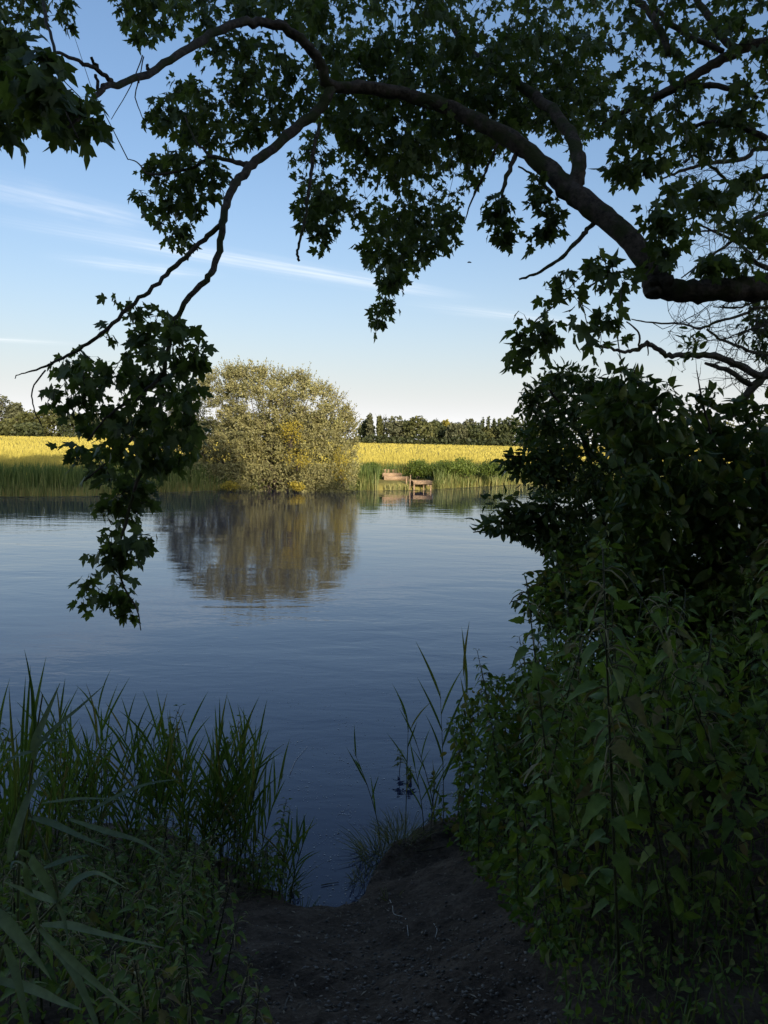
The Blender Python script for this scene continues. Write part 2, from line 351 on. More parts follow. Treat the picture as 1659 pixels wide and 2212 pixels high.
def near_z(x, y):
    x = np.asarray(x, float); y = np.asarray(y, float); s = near_y(x) - y; s2 = np.interp(x, SMOOTHED[:, 0], SMOOTHED[:, 1]) - y
    z = np.where(s > 0, .10 * (1 - np.exp(-s / .05)) + .40 * np.maximum(s2, 0) * (1 - np.exp(-np.maximum(s, 0) / .12)), 1.8 * s)
    z = np.where(z > .85, .85 + .25 * (1 - np.exp(-(z - .85) / .25)), z)
    fine = .013 * vnoise(x, y, 11, 7) + .008 * vnoise(x, y, 23, 9) + .006 * np.abs(vnoise(x, y, 38, 3)) - .012 * np.clip(vnoise(x, y, 8, 12) - .45, 0, 1)
    return z + (.018 * vnoise(x, y, 5) + fine * (np.abs(x) < 4)) * (s > 0) + .03 * vnoise(x, y, 1.7, 2) * np.clip(s, 0, 1)
def far_ground(x, y):
    s = y - far_y(x); return np.where(s < 0, 1.2 * s, .30 * (1 - np.exp(-s / .25)) + .15 * np.clip(s / 4, 0, 1))
def grid_mesh(name, xs, ys, zf, mat, smooth=True):
    X, Y = np.meshgrid(xs, ys); Z = zf(X, Y); V = np.stack([X, Y, Z], -1).reshape(-1, 3); nx, ny = len(xs), len(ys)
    i = (np.arange(ny - 1) * nx)[:, None] + np.arange(nx - 1)[None]
    F = np.stack([i, i + 1, i + nx + 1, i + nx], -1).reshape(-1, 4)
    return mesh_data(name, V, F, mat, smooth)
xs = np.unique(np.concatenate([np.linspace(-60, -3, 40), np.linspace(-3, 3, 300), np.linspace(3, 60, 40)]))
ys = np.unique(np.concatenate([np.linspace(-60, 1.2, 24), np.linspace(1.2, 5.8, 250), np.linspace(5.8, 14, 30), np.linspace(14, 48, 20)]))
bank = obj('bank_ground', grid_mesh('bank_ground', xs, ys, lambda x, y: np.maximum(near_z(x, y), -.8), M_SOIL)); bank['kind'] = 'structure'; bank['label'] = 'dark trodden earth bank sloping down to the river'
xs = np.unique(np.concatenate([np.linspace(-2500, -60, 14), np.linspace(-60, 60, 121), np.linspace(60, 2500, 14)]))
fy = lambda x, t: t
ts = np.concatenate([[-1.0, -.5, -.2], np.linspace(0, 2, 12), [3, 4, 6, 10, 20, 50, 120, 300, 800, 2500]])
X, T = np.meshgrid(xs, ts); Y = far_y(np.clip(X, -60, 60)) + T
V = np.stack([X, Y, np.where(T < 0, 1.2 * T, .30 * (1 - np.exp(-np.maximum(T, 0) / .25)) + .15 * np.clip(T / 4, 0, 1))], -1).reshape(-1, 3); nx = len(xs)
i = (np.arange(len(ts) - 1) * nx)[:, None] + np.arange(nx - 1)[None]
fo = obj('field', mesh_data('field', V, np.stack([i, i + 1, i + nx + 1, i + nx], -1).reshape(-1, 4), M_FIELD, True)); fo['kind'] = 'structure'; fo['label'] = 'level farm field stretching to the tree line across the river'
wv = np.array([(-900, -900, 0), (900, -900, 0), (900, 900, 0), (-900, 900, 0)], float)
# the water sheet ends under the far field
wo = obj('river', mesh_data('river', np.array([(-300, -220, 0), (300, -220, 0), (300, 160, 0), (-300, 160, 0)], float), np.array([(0, 1, 2, 3)]), M_WATER)); wo['kind'] = 'structure'; wo['label'] = 'calm blue river reflecting the sky and willow bush'
# ------------------------------------------------------------------ crop standing on the field
def blades(acc_v, n, P, h, w, lean=.25, droop=.15):
    """n upright two-segment blades; returns verts, faces, height attr"""
    a = rng.uniform(0, 2 * np.pi, n); dx = np.c_[np.cos(a), np.sin(a), np.zeros(n)]
    b = rng.uniform(0, 2 * np.pi, n); ln = np.c_[np.cos(b), np.sin(b), np.zeros(n)] * (rng.uniform(0, lean, n) * h)[:, None]
    up = np.array([0, 0, 1.0]); w = np.broadcast_to(w, (n,)); h = np.broadcast_to(h, (n,))
    v = np.stack([P - dx * w[:, None] * .5, P + dx * w[:, None] * .5,
                  P + ln * .45 + up * (h * .6)[:, None] - dx * w[:, None] * .55, P + ln * .45 + up * (h * .6)[:, None] + dx * w[:, None] * .55,
                  P + ln + up * (h * (1 - droop))[:, None]], 1)
    k = (np.arange(n) * 5)[:, None]
    q = np.concatenate([k + 0, k + 1, k + 3, k + 2], 1); t = np.concatenate([k + 2, k + 3, k + 4], 1)
    return v.reshape(-1, 3), q, t, np.tile([0, 0, .6, .6, 1.0], n)
n = 190000
d = 1 / rng.uniform(1 / 420, 1 / 30, n); d = np.where(rng.random(n) < .25, rng.uniform(60, 420, n), d)
x = rng.uniform(-.72, .72, n) * d + rng.uniform(-6, 6, n)
keep = (d > far_y(x) + 3.0); x = x[keep]; d = d[keep]; n = len(x)
hh = .46 * rng.uniform(.8, 1.15, n) * (1 + .06 * vnoise(x, d, .12, 4))
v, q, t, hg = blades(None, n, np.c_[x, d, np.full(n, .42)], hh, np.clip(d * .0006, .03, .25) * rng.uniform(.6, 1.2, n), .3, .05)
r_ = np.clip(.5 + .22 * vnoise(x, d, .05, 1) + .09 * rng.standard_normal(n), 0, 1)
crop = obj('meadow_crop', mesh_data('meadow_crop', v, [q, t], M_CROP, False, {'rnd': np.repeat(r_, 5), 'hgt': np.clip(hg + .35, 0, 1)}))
tag(crop, 'ripening golden crop covering the field beyond the river', 'crop', kind='stuff')

# ------------------------------------------------------------------ reeds and rank growth along the far shore
def far_reeds(name, label, x0, x1, n, back, hmin, hmax, w, c_lo, c_hi):
    x = rng.uniform(x0, x1, n); s = rng.uniform(-.35, back, n) ** 1.0; y = far_y(x) + s
    dens = .5 + .5 * vnoise(x, y, 1.1, 3); k = rng.random(n) < (.45 + .55 * dens); x, y, s = x[k], y[k], s[k]; n = len(x)
    qx, qy, qd = project(np.c_[x, y, np.full(n, .4)]); k = ~((qx > 818) & (qx < 938) & (s < 2.6)) | (name == 'shore_reeds')
    x, y, s = x[k], y[k], s[k]; n = len(x)
    z = np.maximum(far_ground(x, y), -.05)
    h = rng.uniform(hmin, hmax, n) * (.75 + .25 * np.clip((s + .35) / 1.0, 0, 1)) * (1 + .13 * vnoise(x, y, .8, 6))
    v, q, t, hg = blades(None, n, np.c_[x, y, z], h, rng.uniform(.6, 1.3, n) * w, .28, .06)
    a = np.clip(c_hi - (c_hi - c_lo) * np.clip((s + .2) / 1.2, 0, 1) + .16 * rng.standard_normal(n), 0, 1)  # front rows toned paler: sunlit waterline strip put into the blade colour
    o = obj(name, mesh_data(name, v, [q, t], M_FARREED, False, {'rnd': np.repeat(a, 5)}))
    return tag(o, label, 'reeds', 'reed beds on the far shore', 'stuff')
far_reeds('reed_bed', 'bed of green reeds along the far shore beside the hanging maple branch', -24, -8.2, 9500, 3.2, .72, 1.05, .022, .15, .62)
far_reeds('reed_bed', 'reeds behind and beside the wooden fishing platform on the far shore', -1.2, 6.6, 6500, 3.4, .6, 1.05, .024, .12, .72)
far_reeds('reed_bed', 'low reeds and sedge at the foot of the willow bush on the far shore', -8.6, -1.0, 3800, 3.0, .35, .75, .024, .12, .6)
far_reeds('reed_bed', 'thin reeds along the far shore seen past the dark shrub', 6.0, 26, 11000, 3.4, .6, 1.0, .028, .2, .75)

# ------------------------------------------------------------------ leafy volumes: shrubs and trees of the distance
def lobe_cards(acc, c, r, n, size, tmpl, shell=.55, a0=.5, a1=.25, down=0.0, aspect=1.0):
    """leaf cards in a lumpy ellipsoid"""
    c = np.asarray(c, float); r = np.asarray(r, float)
    u = unit(rng.standard_normal((n, 3))); rad = (shell + (1 - shell) * rng.random(n)) ** .7
    lump = 1 + .16 * np.sin(u[:, 0] * 7 + c[0]) * np.cos(u[:, 2] * 6 + c[1]) + .08 * np.sin(u[:, 1] * 13)
    P = c + u * r * (rad * lump)[:, None]
    tip = unit(u * .6 + rng.standard_normal((n, 3)) * .8 - np.array([0, 0, down])); nr = unit(u + rng.standard_normal((n, 3)) * .7)
    scatter(acc, tmpl[0] * np.array([aspect, 1, 1]), tmpl[1], frames(tip, nr), P, size * rng.uniform(.6, 1.3, n), np.clip(a0 + a1 * rng.standard_normal(n), 0, 1))
def tree_mats(name, cols): return leaf_mat(name, cols, .15, .6)
M_T = [tree_mats('far_tree_leaf_dark', [(.038, .05, .022), (.056, .072, .03), (.085, .10, .038)]),
       tree_mats('far_tree_leaf_olive', [(.06, .07, .026), (.09, .10, .036), (.13, .135, .046)]),
       tree_mats('far_tree_leaf_grey', [(.07, .08, .045), (.10, .11, .06), (.14, .15, .085)]),
       tree_mats('far_tree_leaf_yellow', [(.16, .15, .03), (.22, .20, .04), (.30, .26, .05)])]
M_FARBARK = bark_mat('far_tree_bark', (.05, .042, .035), (.12, .10, .085), 3, .3)
FIELD_Z = .45
def distant_tree(px, top, wpx, d, kind, mat, label, name='broadleaf_tree', cards=1100, group='trees along the far edge of the field'):
    hz = 948 + (px - 829.5) * math.tan(ROLL)
    base = at_z(px, hz + 40, 0); b = CO + (ray(px, hz) * d); bx, by = b[0], b[1]
    H = CAM_H + (hz - top) / FPX * d - FIELD_Z; Wd = wpx / FPX * d
    root = thing(name, label, 'tree', (bx, by, FIELD_Z - .1), group=group)
    tr = Acc(); lean = rng.uniform(-.03, .03) * H
    add_tube(tr, spline([(0, 0, 0), (lean * .5, 0, H * .35), (lean, 0, H * .85)], 4), np.linspace(.035, .008, 9) * H * .8, 6)
    for k in range(4):
        z0 = H * rng.uniform(.25, .6); a = rng.uniform(0, 6.28)
        add_tube(tr, [(lean * .5, 0, z0), (lean + math.cos(a) * Wd * .2, math.sin(a) * Wd * .2, z0 + H * .18), (lean + math.cos(a) * Wd * .32, math.sin(a) * Wd * .32, z0 + H * .3)], [.012 * H, .008 * H, .003 * H], 5)
    obj('trunk', tr.data('trunk', M_FARBARK), root)
    cr = Acc(); size = d * .0026
    if kind == 'poplar':
        for k in range(7):
            t = (k + .6) / 7; lobe_cards(cr, (lean * t, 0, H * (.12 + .85 * t)), np.array([Wd * .5 * (1 - .75 * abs(t - .4)), Wd * .5, H * .12]), cards // 7, size * .8, CARD, .3, .5)
    elif kind == 'sparse':
        for k in range(26):
            a = rng.uniform(0, 6.28); z0 = H * rng.uniform(.3, .7); rr = Wd * rng.uniform(.15, .5)
            P = [(0, 0, z0), (math.cos(a) * rr * .5, math.sin(a) * rr * .5, z0 + H * .14), (math.cos(a) * rr, math.sin(a) * rr, min(H, z0 + H * .3))]
            add_tube(cr, P, [.008 * H, .005 * H, .003 * H], 4)
        lobe_cards(cr, (0, 0, H * .35), (Wd * .4, Wd * .4, H * .3), cards // 4, size * .7, CARD, .3, .4)
    else:
        lobe_cards(cr, (0, 0, H * .32), (Wd * .5, Wd * .5, H * .36), cards // 2, size, CARD, .5, .3)  # lower crown toned darker than the top: shaded base painted in
        nl = 7
        for k in range(nl):
            a = 6.28 * k / nl + rng.uniform(-.4, .4); zz = H * rng.uniform(.38, .78); rr = Wd * .3 * (1.25 - zz / H * .6)
            lobe_cards(cr, (math.cos(a) * rr, math.sin(a) * rr, zz), np.array([Wd * .24, Wd * .24, H * .17]) * rng.uniform(.8, 1.2), cards // 9, size, CARD, .5, .5 + .15 * rng.standard_normal())
        lobe_cards(cr, (lean, 0, H * .80), (Wd * .26, Wd * .26, H * .19), cards // 8, size, CARD, .5, .55)
    o = obj('crown', cr.data('crown', mat), root); o['kind'] = 'stuff'
    return root
# seen between the willow bush and the dark shrub: (px, top y, width px, depth, kind, leaf, label)
specific = [
    (790, 906, 34, 330, 'round', 0, 'low dark tree just right of the big willow bush, in the far tree line'),
    (800, 897, 16, 322, 'poplar', 2, 'slim grey-green spire tree nearest the willow bush in the far tree line'),
    (822, 893, 30, 345, 'sparse', 2, 'bare twiggy tree top showing above the far tree line'),
    (820, 902, 14, 318, 'poplar', 1, 'narrow olive spire in front of the bare twiggy tree'),
    (853, 899, 62, 322, 'round', 2, 'broad pale-topped round tree in the middle of the far tree line'),
    (872, 907, 50, 350, 'round', 0, 'dark tree filling the gap between the two big round trees'),
    (903, 898, 72, 318, 'round', 1, 'largest round olive tree of the far tree line'),
    (940, 906, 48, 326, 'round', 0, 'dark tree to the right of the largest round tree'),
    (962, 908, 46, 336, 'round', 3, 'yellowish sunlit tree in the far tree line'),
    (985, 912, 52, 316, 'round', 2, 'grey-green tree beside the yellowish sunlit tree'),
    (1012, 905, 40, 340, 'round', 2, 'pale tree rising left of the poplar row'),
    (1030, 915, 54, 320, 'round', 0, 'dark low tree under the poplar row'),
    (1060, 918, 52, 322, 'round', 1, 'olive low tree under the poplar row'),
    (1100, 901, 70, 318, 'round', 0, 'tall dark tree next to the overhanging shrub leaves'),
    (1085, 914, 46, 324, 'round', 1, 'small olive tree between poplars and tall dark tree'),
    (1150, 912, 70, 320, 'round', 0, 'dark tree mostly hidden behind the overhanging shrub'),
    (4, 856, 56, 300, 'poplar', 2, 'tall grey-green tree cut by the picture edge beyond the field'),
    (34, 868, 46, 306, 'round', 2, 'tall feathery tree beside the one cut by the picture edge'),
    (70, 886, 70, 300, 'round', 1, 'rounded olive tree left of the hanging maple branch'),
    (20, 905, 60, 290, 'round', 1, 'low bushy tree in front of the tall feathery tree'),
    (60, 912, 60, 288, 'round', 0, 'low dark bush at the field edge by the tall trees'),
    (110, 884, 70, 305, 'round', 1, 'round tree showing left of the maple leaves'),
    (160, 893, 70, 300, 'round', 0, 'tree half hidden behind the hanging maple leaves'),
]
for px, top, w, dd, kd, mi, lab in specific: distant_tree(px, top, w, dd, kd, M_T[mi], lab, 'poplar_tree' if kd == 'poplar' else 'broadleaf_tree')
for px, top in ((1040, 904), (1053, 902), (1066, 905), (1078, 907), (1090, 909)):
    distant_tree(px, top, 9, 390, 'poplar', M_T[0], 'slender poplar in the row standing above the far tree line', 'poplar_tree', 260, 'poplar row')
for k, px in enumerate(range(200, 780, 42)):
    distant_tree(px, 893 + rng.uniform(-6, 8), 66, 305 + rng.uniform(-8, 20), 'round', M_T[int(rng.integers(0, 3))], 'far tree glimpsed through the maple leaves and willow bush', cards=420, group='trees behind the willow bush')
for k, px in enumerate((1200, 1260, 1330, 1400, 1480, 1560, 1640, 1720, -50, -110, -180, -260)):
    distant_tree(px, 905 + rng.uniform(-6, 8), 80, 320, 'round', M_T[int(rng.integers(0, 3))], 'far tree in the tree line behind the foreground shrubs or out of frame', cards=300, group='trees hidden by the foreground')
for k, px in enumerate(range(775, 1190, 26)):
    hz = 948 + (px - 829.5) * math.tan(ROLL); b = CO + ray(px, hz) * 312
    root = thing('hedge_shrub', 'dark hedge shrub at the foot of the far tree line', 'shrub', (b[0], b[1], FIELD_Z - .1), group='hedge under the far trees')
    a = Acc(); hh = rng.uniform(2.6, 4.2); lobe_cards(a, (0, 0, hh * .45), (3.2, 2.2, hh * .55), 130, .8, CARD, .5, .25)
    obj('foliage', a.data('foliage', M_T[0]), root, kind='stuff')
    a = Acc(); add_tube(a, [(0, 0, 0), (.2, 0, hh * .5), (.1, .2, hh * .8)], [.12, .08, .03], 5); obj('stem', a.data('stem', M_FARBARK), root)

# ------------------------------------------------------------------ the big willow bush on the far shore
wb = at_z(588, 1060, 0); WB = np.array([wb[0], wb[1] + 1.6, .1])
def wpt(px, py, dy=0.0):
    d = WB[1] + dy; r = ray(px, py); return CO + r * (d / r[1])
willow = thing('willow_bush', 'large rounded grey-green willow bush overhanging the far shore', 'bush', tuple(WB))
tw = Acc(); base = WB + np.array([0, 0, 0])
lobes = [((500, 900), 80, 105, 0), ((455, 960), 65, 95, -.3), ((560, 880), 85, 88, .3), ((640, 895), 80, 88, .2), ((700, 930), 62, 100, 0), ((725, 985), 44, 72, -.4),
         ((590, 985), 105, 78, -1.5), ((500, 1010), 90, 52, -1.9), ((670, 1010), 80, 50, -1.9), ((420, 1010), 45, 50, -.8), ((560, 940), 110, 110, .8), ((735, 1025), 30, 34, -1.3), ((440, 870), 45, 75, .4)]
fl = Acc(); px2m = WB[1] / FPX
def willow_tuft(C, r, n, tone):
    """one leafy tuft: shoots fanning out of a point, leaves along them"""
    m = max(4, n // 13); out = unit(C - (WB + np.array([0, .3, 1.4])))
    for k in range(m):
        u = unit(out * .9 + rng.standard_normal(3) * .75 + np.array([0, 0, .25])); L_ = r * rng.uniform(.6, 1.35); p0 = C - out * r * .5
        if k % 3 == 0: add_tube(tw, [p0, p0 + u * L_ * .6 + rng.standard_normal(3) * .03, p0 + u * L_ * 1.15], [.010, .007, .004], 3, cap=False)
        q = 13; t = rng.uniform(.25, 1.25, q)[:, None]; P = p0 + u * L_ * t + rng.standard_normal((q, 3)) * .05; P[:, 2] = np.maximum(P[:, 2], .03)
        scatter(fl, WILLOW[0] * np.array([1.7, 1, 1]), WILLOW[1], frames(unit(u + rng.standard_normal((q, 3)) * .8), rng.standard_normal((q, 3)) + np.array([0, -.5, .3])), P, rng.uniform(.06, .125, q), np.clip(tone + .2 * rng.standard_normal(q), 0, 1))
outline = [(338, 1060), (334, 1012), (346, 958), (368, 902), (398, 850), (436, 812), (485, 793), (540, 790), (585, 796), (622, 806), (655, 812), (690, 828), (722, 848), (748, 878), (764, 918), (770, 960), (772, 1010), (766, 1058)]
for (cx, cy) in sample_poly(outline, 900):
    ex = (cx - 553) / 219; ey = (1060 - cy) / 270; bulge = math.sqrt(max(0., 1 - ex * ex - .75 * ey * ey)); dy = .9 - 2.9 * bulge * rng.uniform(.35, 1.0)
    C = wpt(cx, cy, dy); C[2] = max(C[2], .15)
    if vnoise(np.array(cx), np.array(cy), .035, 5) < -.32 and rng.random() < .8: continue      # shaded gaps between the boughs
    if cy > 1030 and 530 < cx < 640 and rng.random() < .75: continue                       # dark hollow above the water
    willow_tuft(C, rng.uniform(.22, .42), int(rng.uniform(70, 130)), np.clip(.40 + .24 * ex + .22 * rng.standard_normal(), .05, .95))  # tone rises to the right: sunlit flank and shaded left painted in
for (cx, cy) in sample_poly(outline, 420):                                                # the far side
    ex = (cx - 553) / 219; ey = (1060 - cy) / 270; bulge = math.sqrt(max(0., 1 - ex * ex - .75 * ey * ey)); C = wpt(cx, cy, .9 + 2.4 * bulge * rng.uniform(.3, 1.0)); C[2] = max(C[2], .5)
    willow_tuft(C, rng.uniform(.25, .45), 70, .45)
for k in range(150):                                                                       # feathery shoots breaking the outline
    i = rng.uniform(2, len(outline) - 4); j = int(i); f = i - j; cx = outline[j][0] * (1 - f) + outline[j + 1][0] * f; cy = outline[j][1] * (1 - f) + outline[j + 1][1] * f
    C = wpt(cx, cy + 14, .9 + rng.uniform(-1.1, 1.1)); u = unit((C - (WB + np.array([0, .9, 1.6]))) * np.array([.8, .4, 1]) + rng.standard_normal(3) * .5 + np.array([0, 0, .8])); L_ = rng.uniform(.3, .75) * (1.5 if rng.random() < .15 else 1)
    add_tube(tw, [C - u * .3, C + u * L_ * .5, C + u * L_], [.009, .006, .003], 3, cap=False); q = 16; t = rng.uniform(-.2, 1.02, q)[:, None] * L_
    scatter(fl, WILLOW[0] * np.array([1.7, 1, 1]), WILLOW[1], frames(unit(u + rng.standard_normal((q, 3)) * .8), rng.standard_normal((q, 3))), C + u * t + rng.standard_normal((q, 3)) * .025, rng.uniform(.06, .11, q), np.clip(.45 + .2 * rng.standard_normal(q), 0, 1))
for k in range(60):
    cx, cy = sample_poly(outline, 1)[0]; q = wpt(cx, cy, rng.uniform(-1.4, 1.2)); q[2] = max(q[2], .6)
    add_tube(tw, spline([base + np.array([rng.uniform(-1.3, 1.3), rng.uniform(-.6, .6), 0]), base * .45 + q * .55 + np.array([0, 0, -.35]) + rng.standard_normal(3) * .25, q], 4), np.linspace(.05, .012, 9), 5)
core = wpt(560, 965, .4); lobe_cards(fl, core, np.array([165 * px2m, 1.8, 78 * px2m]), 5500, .13, WILLOW, .05, .12, .12, .2, 1.9)  # this and the low fill use dark leaves: inner shade painted in
lobe_cards(fl, wpt(555, 1030, .2), np.array([200 * px2m, 1.7, 40 * px2m]), 4500, .13, WILLOW, .05, .12, .12, .2, 1.9)
# drooping skirts over the water, leaving dark hollows between
for (x0, x1, n) in ((345, 455, 2200), (470, 520, 900), (530, 575, 300), (600, 640, 400), (645, 705, 1300), (700, 768, 1800)):
    px = rng.uniform(x0, x1, n); py = rng.uniform(1000, 1068, n); P = np.array([wpt(a, b, rng.uniform(-2.2, -1.0)) for a, b in zip(px, py)]); P[:, 2] = np.maximum(P[:, 2], .05)
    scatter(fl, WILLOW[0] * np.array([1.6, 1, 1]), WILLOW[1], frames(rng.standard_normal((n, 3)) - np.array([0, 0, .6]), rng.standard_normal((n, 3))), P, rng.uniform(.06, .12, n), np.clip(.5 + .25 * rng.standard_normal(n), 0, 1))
obj('foliage', fl.data('foliage', M_WILLOW, origin=WB), willow, kind='stuff')
obj('stems', tw.data('stems', M_FARBARK, origin=WB), willow, kind='stuff')
def small_shrub(name, label, px, py, rx, rz, d, mat, size, n, group=None, stem=True):
    r = ray(px, py); C = CO + r * (d / r[1]); k = d / FPX; R3 = np.array([rx * k, rx * k * .8, rz * k]); B = np.array([C[0], C[1], max(.0, C[2] - R3[2] * 1.2)])
    root = thing(name, label, 'shrub', tuple(B), group=group); a = Acc(); s = Acc()
    lobe_cards(a, C, R3, n, size, WILLOW, .2, .5, .25, .1, 1.8)
    for q in range(4):
        u = unit(rng.standard_normal(3)); lobe_cards(a, C + u * R3 * .7, R3 * .5, n // 5, size, WILLOW, .3, .5, .25, .1, 1.8)
        add_tube(s, [B + rng.standard_normal(3) * [.1, .1, 0], (B + C) / 2 + u * .1, C + u * R3 * .7], [.02, .015, .006], 4)
    obj('foliage', a.data('foliage', mat, origin=B), root, kind='stuff'); obj('stem', s.data('stem', M_FARBARK, origin=B), root)
    return root
small_shrub('yellow_shrub', 'bright yellow-green shrub growing in front of the willow bush', 626, 932, 32, 30, WB[1] - 1.95, M_YELLOW, .085, 430)
small_shrub('yellow_shrub', 'yellowish lower spray under the bright yellow shrub on the willow bush', 640, 988, 34, 24, WB[1] - 2.1, M_YELLOW, .08, 260)
small_shrub('yellow_shrub', 'low yellowish growth on the right flank of the willow bush near the water', 738, 1005, 28, 40, WB[1] - 1.7, M_YELLOW, .08, 420)
small_shrub('yellow_shrub', 'small yellow-green tuft at the waterline under the middle of the willow bush', 640, 1050, 18, 9, WB[1] - 2.6, M_YELLOW, .09, 260)
small_shrub('yellow_shrub', 'small yellow-green tuft at the waterline under the left half of the willow bush', 498, 1050, 20, 10, WB[1] - 2.6, M_YELLOW, .09, 260)
for px, py, rx, rz, lab in ((955, 1013, 38, 19, 'leafy green bank shrub behind the fishing platform'), (1003, 1008, 26, 20, 'sunlit bright green bank shrub right of the fishing platform'), (905, 1012, 30, 18, 'dark green bank shrub above the wooden steps'),
                            (800, 1020, 26, 20, 'green bank growth between willow bush and wooden steps'), (1060, 1010, 30, 17, 'bank shrub partly behind the overhanging shrub leaves')):
    b = at_z(px, 1056, 0)
    small_shrub('bank_shrub', lab, px, py, rx, rz, b[1] + 1.3, M_BANKGREEN, .085, 1500)

# ------------------------------------------------------------------ fishing platform and steps
def wood_mat():
    m, nt, out = new_mat('weathered_wood'); oi = N(nt, 'ShaderNodeObjectInfo'); geo = N(nt, 'ShaderNodeNewGeometry')
    mp = N(nt, 'ShaderNodeMapping'); mp.inputs['Scale'].default_value = (3, 30, 40); nt.links.new(geo.outputs['Position'], mp.inputs['Vector'])
    no = N(nt, 'ShaderNodeTexNoise'); no.inputs['Scale'].default_value = 2; no.inputs['Detail'].default_value = 6; nt.links.new(mp.outputs[0], no.inputs['Vector'])
    c = ramp(nt, no.outputs[0], [(.3, (.26, .185, .12)), (.7, (.52, .39, .27))])
    mx = N(nt, 'ShaderNodeMix', data_type='RGBA', blend_type='MULTIPLY'); mx.inputs['Factor'].default_value = .6; nt.links.new(c, mx.inputs['A']); nt.links.new(ramp(nt, oi.outputs['Random'], [(0, (.7, .68, .66)), (1, (1.2, 1.1, 1.0))]), mx.inputs['B'])
    p = N(nt, 'ShaderNodeBsdfPrincipled'); p.inputs['Roughness'].default_value = .85; nt.links.new(mx.outputs['Result'], p.inputs['Base Color']); nt.links.new(p.outputs[0], out.inputs[0]); return m
M_WOOD = wood_mat()
def box_v(sx, sy, sz, b=.006):
    V = []; 
    for z in (-1, 1):
        for (x, y) in ((-1, -1), (1, -1), (1, 1), (-1, 1)):
            for (ex, ey) in (((-x * b, 0)), ((0, -y * b))) if x * y > 0 else (((0, -y * b)), ((-x * b, 0))):
                V.append((x * sx / 2 + ex, y * sy / 2 + ey, z * sz / 2))
    F8 = [tuple(range(7, -1, -1)), tuple(range(8, 16))]; F4 = [(i, (i + 1) % 8, 8 + (i + 1) % 8, 8 + i) for i in range(8)]
    return np.array(V), [np.array(F8), np.array(F4)]
def plank(name, parent, loc, dims, rot=(0, 0, 0)):
    V, F = box_v(*dims); return obj(name, mesh_data(name, V, F, M_WOOD), parent, loc, rot)
jp = at_z(909, 1057, 0); jd = jp[1]; k = jd / FPX
FP = thing('fishing_platform', 'small weathered wooden fishing platform standing in the water at the far shore', 'platform', (jp[0], jd - .1, 0), (0, 0, math.radians(6)))
PW = 40 * k; zt = 17 * k
for q in range(6): plank('plank', FP, (0, -.48 + q * .17, zt + .03), (PW + .04, .155, .032), (0, 0, rng.uniform(-.01, .01)))
plank('beam', FP, (0, -.55, zt - .055), (PW, .045, .13)); plank('beam', FP, (0, .38, zt - .055), (PW, .045, .12))
for sx in (-1, 1):
    plank('beam', FP, (sx * (PW / 2 - .06), -.08, zt - .05), (.04, .85, .10))
    for sy in (-.50, .33): plank('post', FP, (sx * (PW / 2 - .05), sy, zt / 2 - .35), (.075, .075, zt + .6))
plank('post', FP, (.06, -.49, zt / 2 - .37), (.05, .05, zt + .55)); plank('cross_rail', FP, (.0, .30, .07), (PW * .6, .03, .10), (0, 0, .0))
plank('post', FP, (-PW / 2 - .14, -.35, .2), (.06, .06, 1.1), (0, .03, 0)); plank('post', FP, (-PW / 2 - .28, -.1, .15), (.07, .07, 1.0), (.02, -.03, 0))
sp = at_z(851, 1054, 0)
ST = thing('wooden_steps', 'three timber steps cut into the far bank beside the fishing platform', 'steps', (sp[0], sp[1] + .5, 0), (0, 0, math.radians(4)))
for q, (px, py, w) in enumerate(((856, 1034.5, 54), (848, 1027, 42), (841, 1019, 36))):
    d = sp[1] + .35 + q * .42; r = ray(px, py); p = CO + r * (d / r[1]); kk = d / FPX
    plank('riser', ST, (p[0] - sp[0], d - sp[1] - .5, p[2]), (w * kk, .05, 10.5 * kk)); plank('tread', ST, (p[0] - sp[0], d - sp[1] - .3, p[2] + 4.4 * kk), (w * kk - .02, .34, .035))
    for sx in (-1, 1): plank('stake', ST, (p[0] - sp[0] + sx * (w * kk / 2 - .1), d - sp[1] - .45, p[2] - .25), (.05, .05, .6))
plank('handrail_board', ST, (.62, .0, .38), (.7, .04, .10), (0, .06, .1))
far_reeds('shore_reeds', 'sunlit reeds growing in front of the wooden steps', sp[0] - .5, sp[0] + .72, 170, .05, .38, .55, .026, .6, .9)['group'] = 'reed beds on the far shore'

# lily pads and scum lying on the water along the far shore
a = Acc()
for k in range(260):
    x = rng.uniform(-16, 9); y = far_y(x) - abs(rng.standard_normal()) * .5 - .2; n = 7; r = rng.uniform(.03, .12); an = np.arange(n) * 6.283 / n
    a.add(np.c_[x + r * np.cos(an) * 1.4, y + r * np.sin(an), np.full(n, .006)], np.array([list(range(n))]), rng.random())
lp = obj('lily_pads', a.data('lily_pads', M_PALEGRASS)); tag(lp, 'small floating pads and scum on the water along the far reeds', 'water plants', kind='stuff')

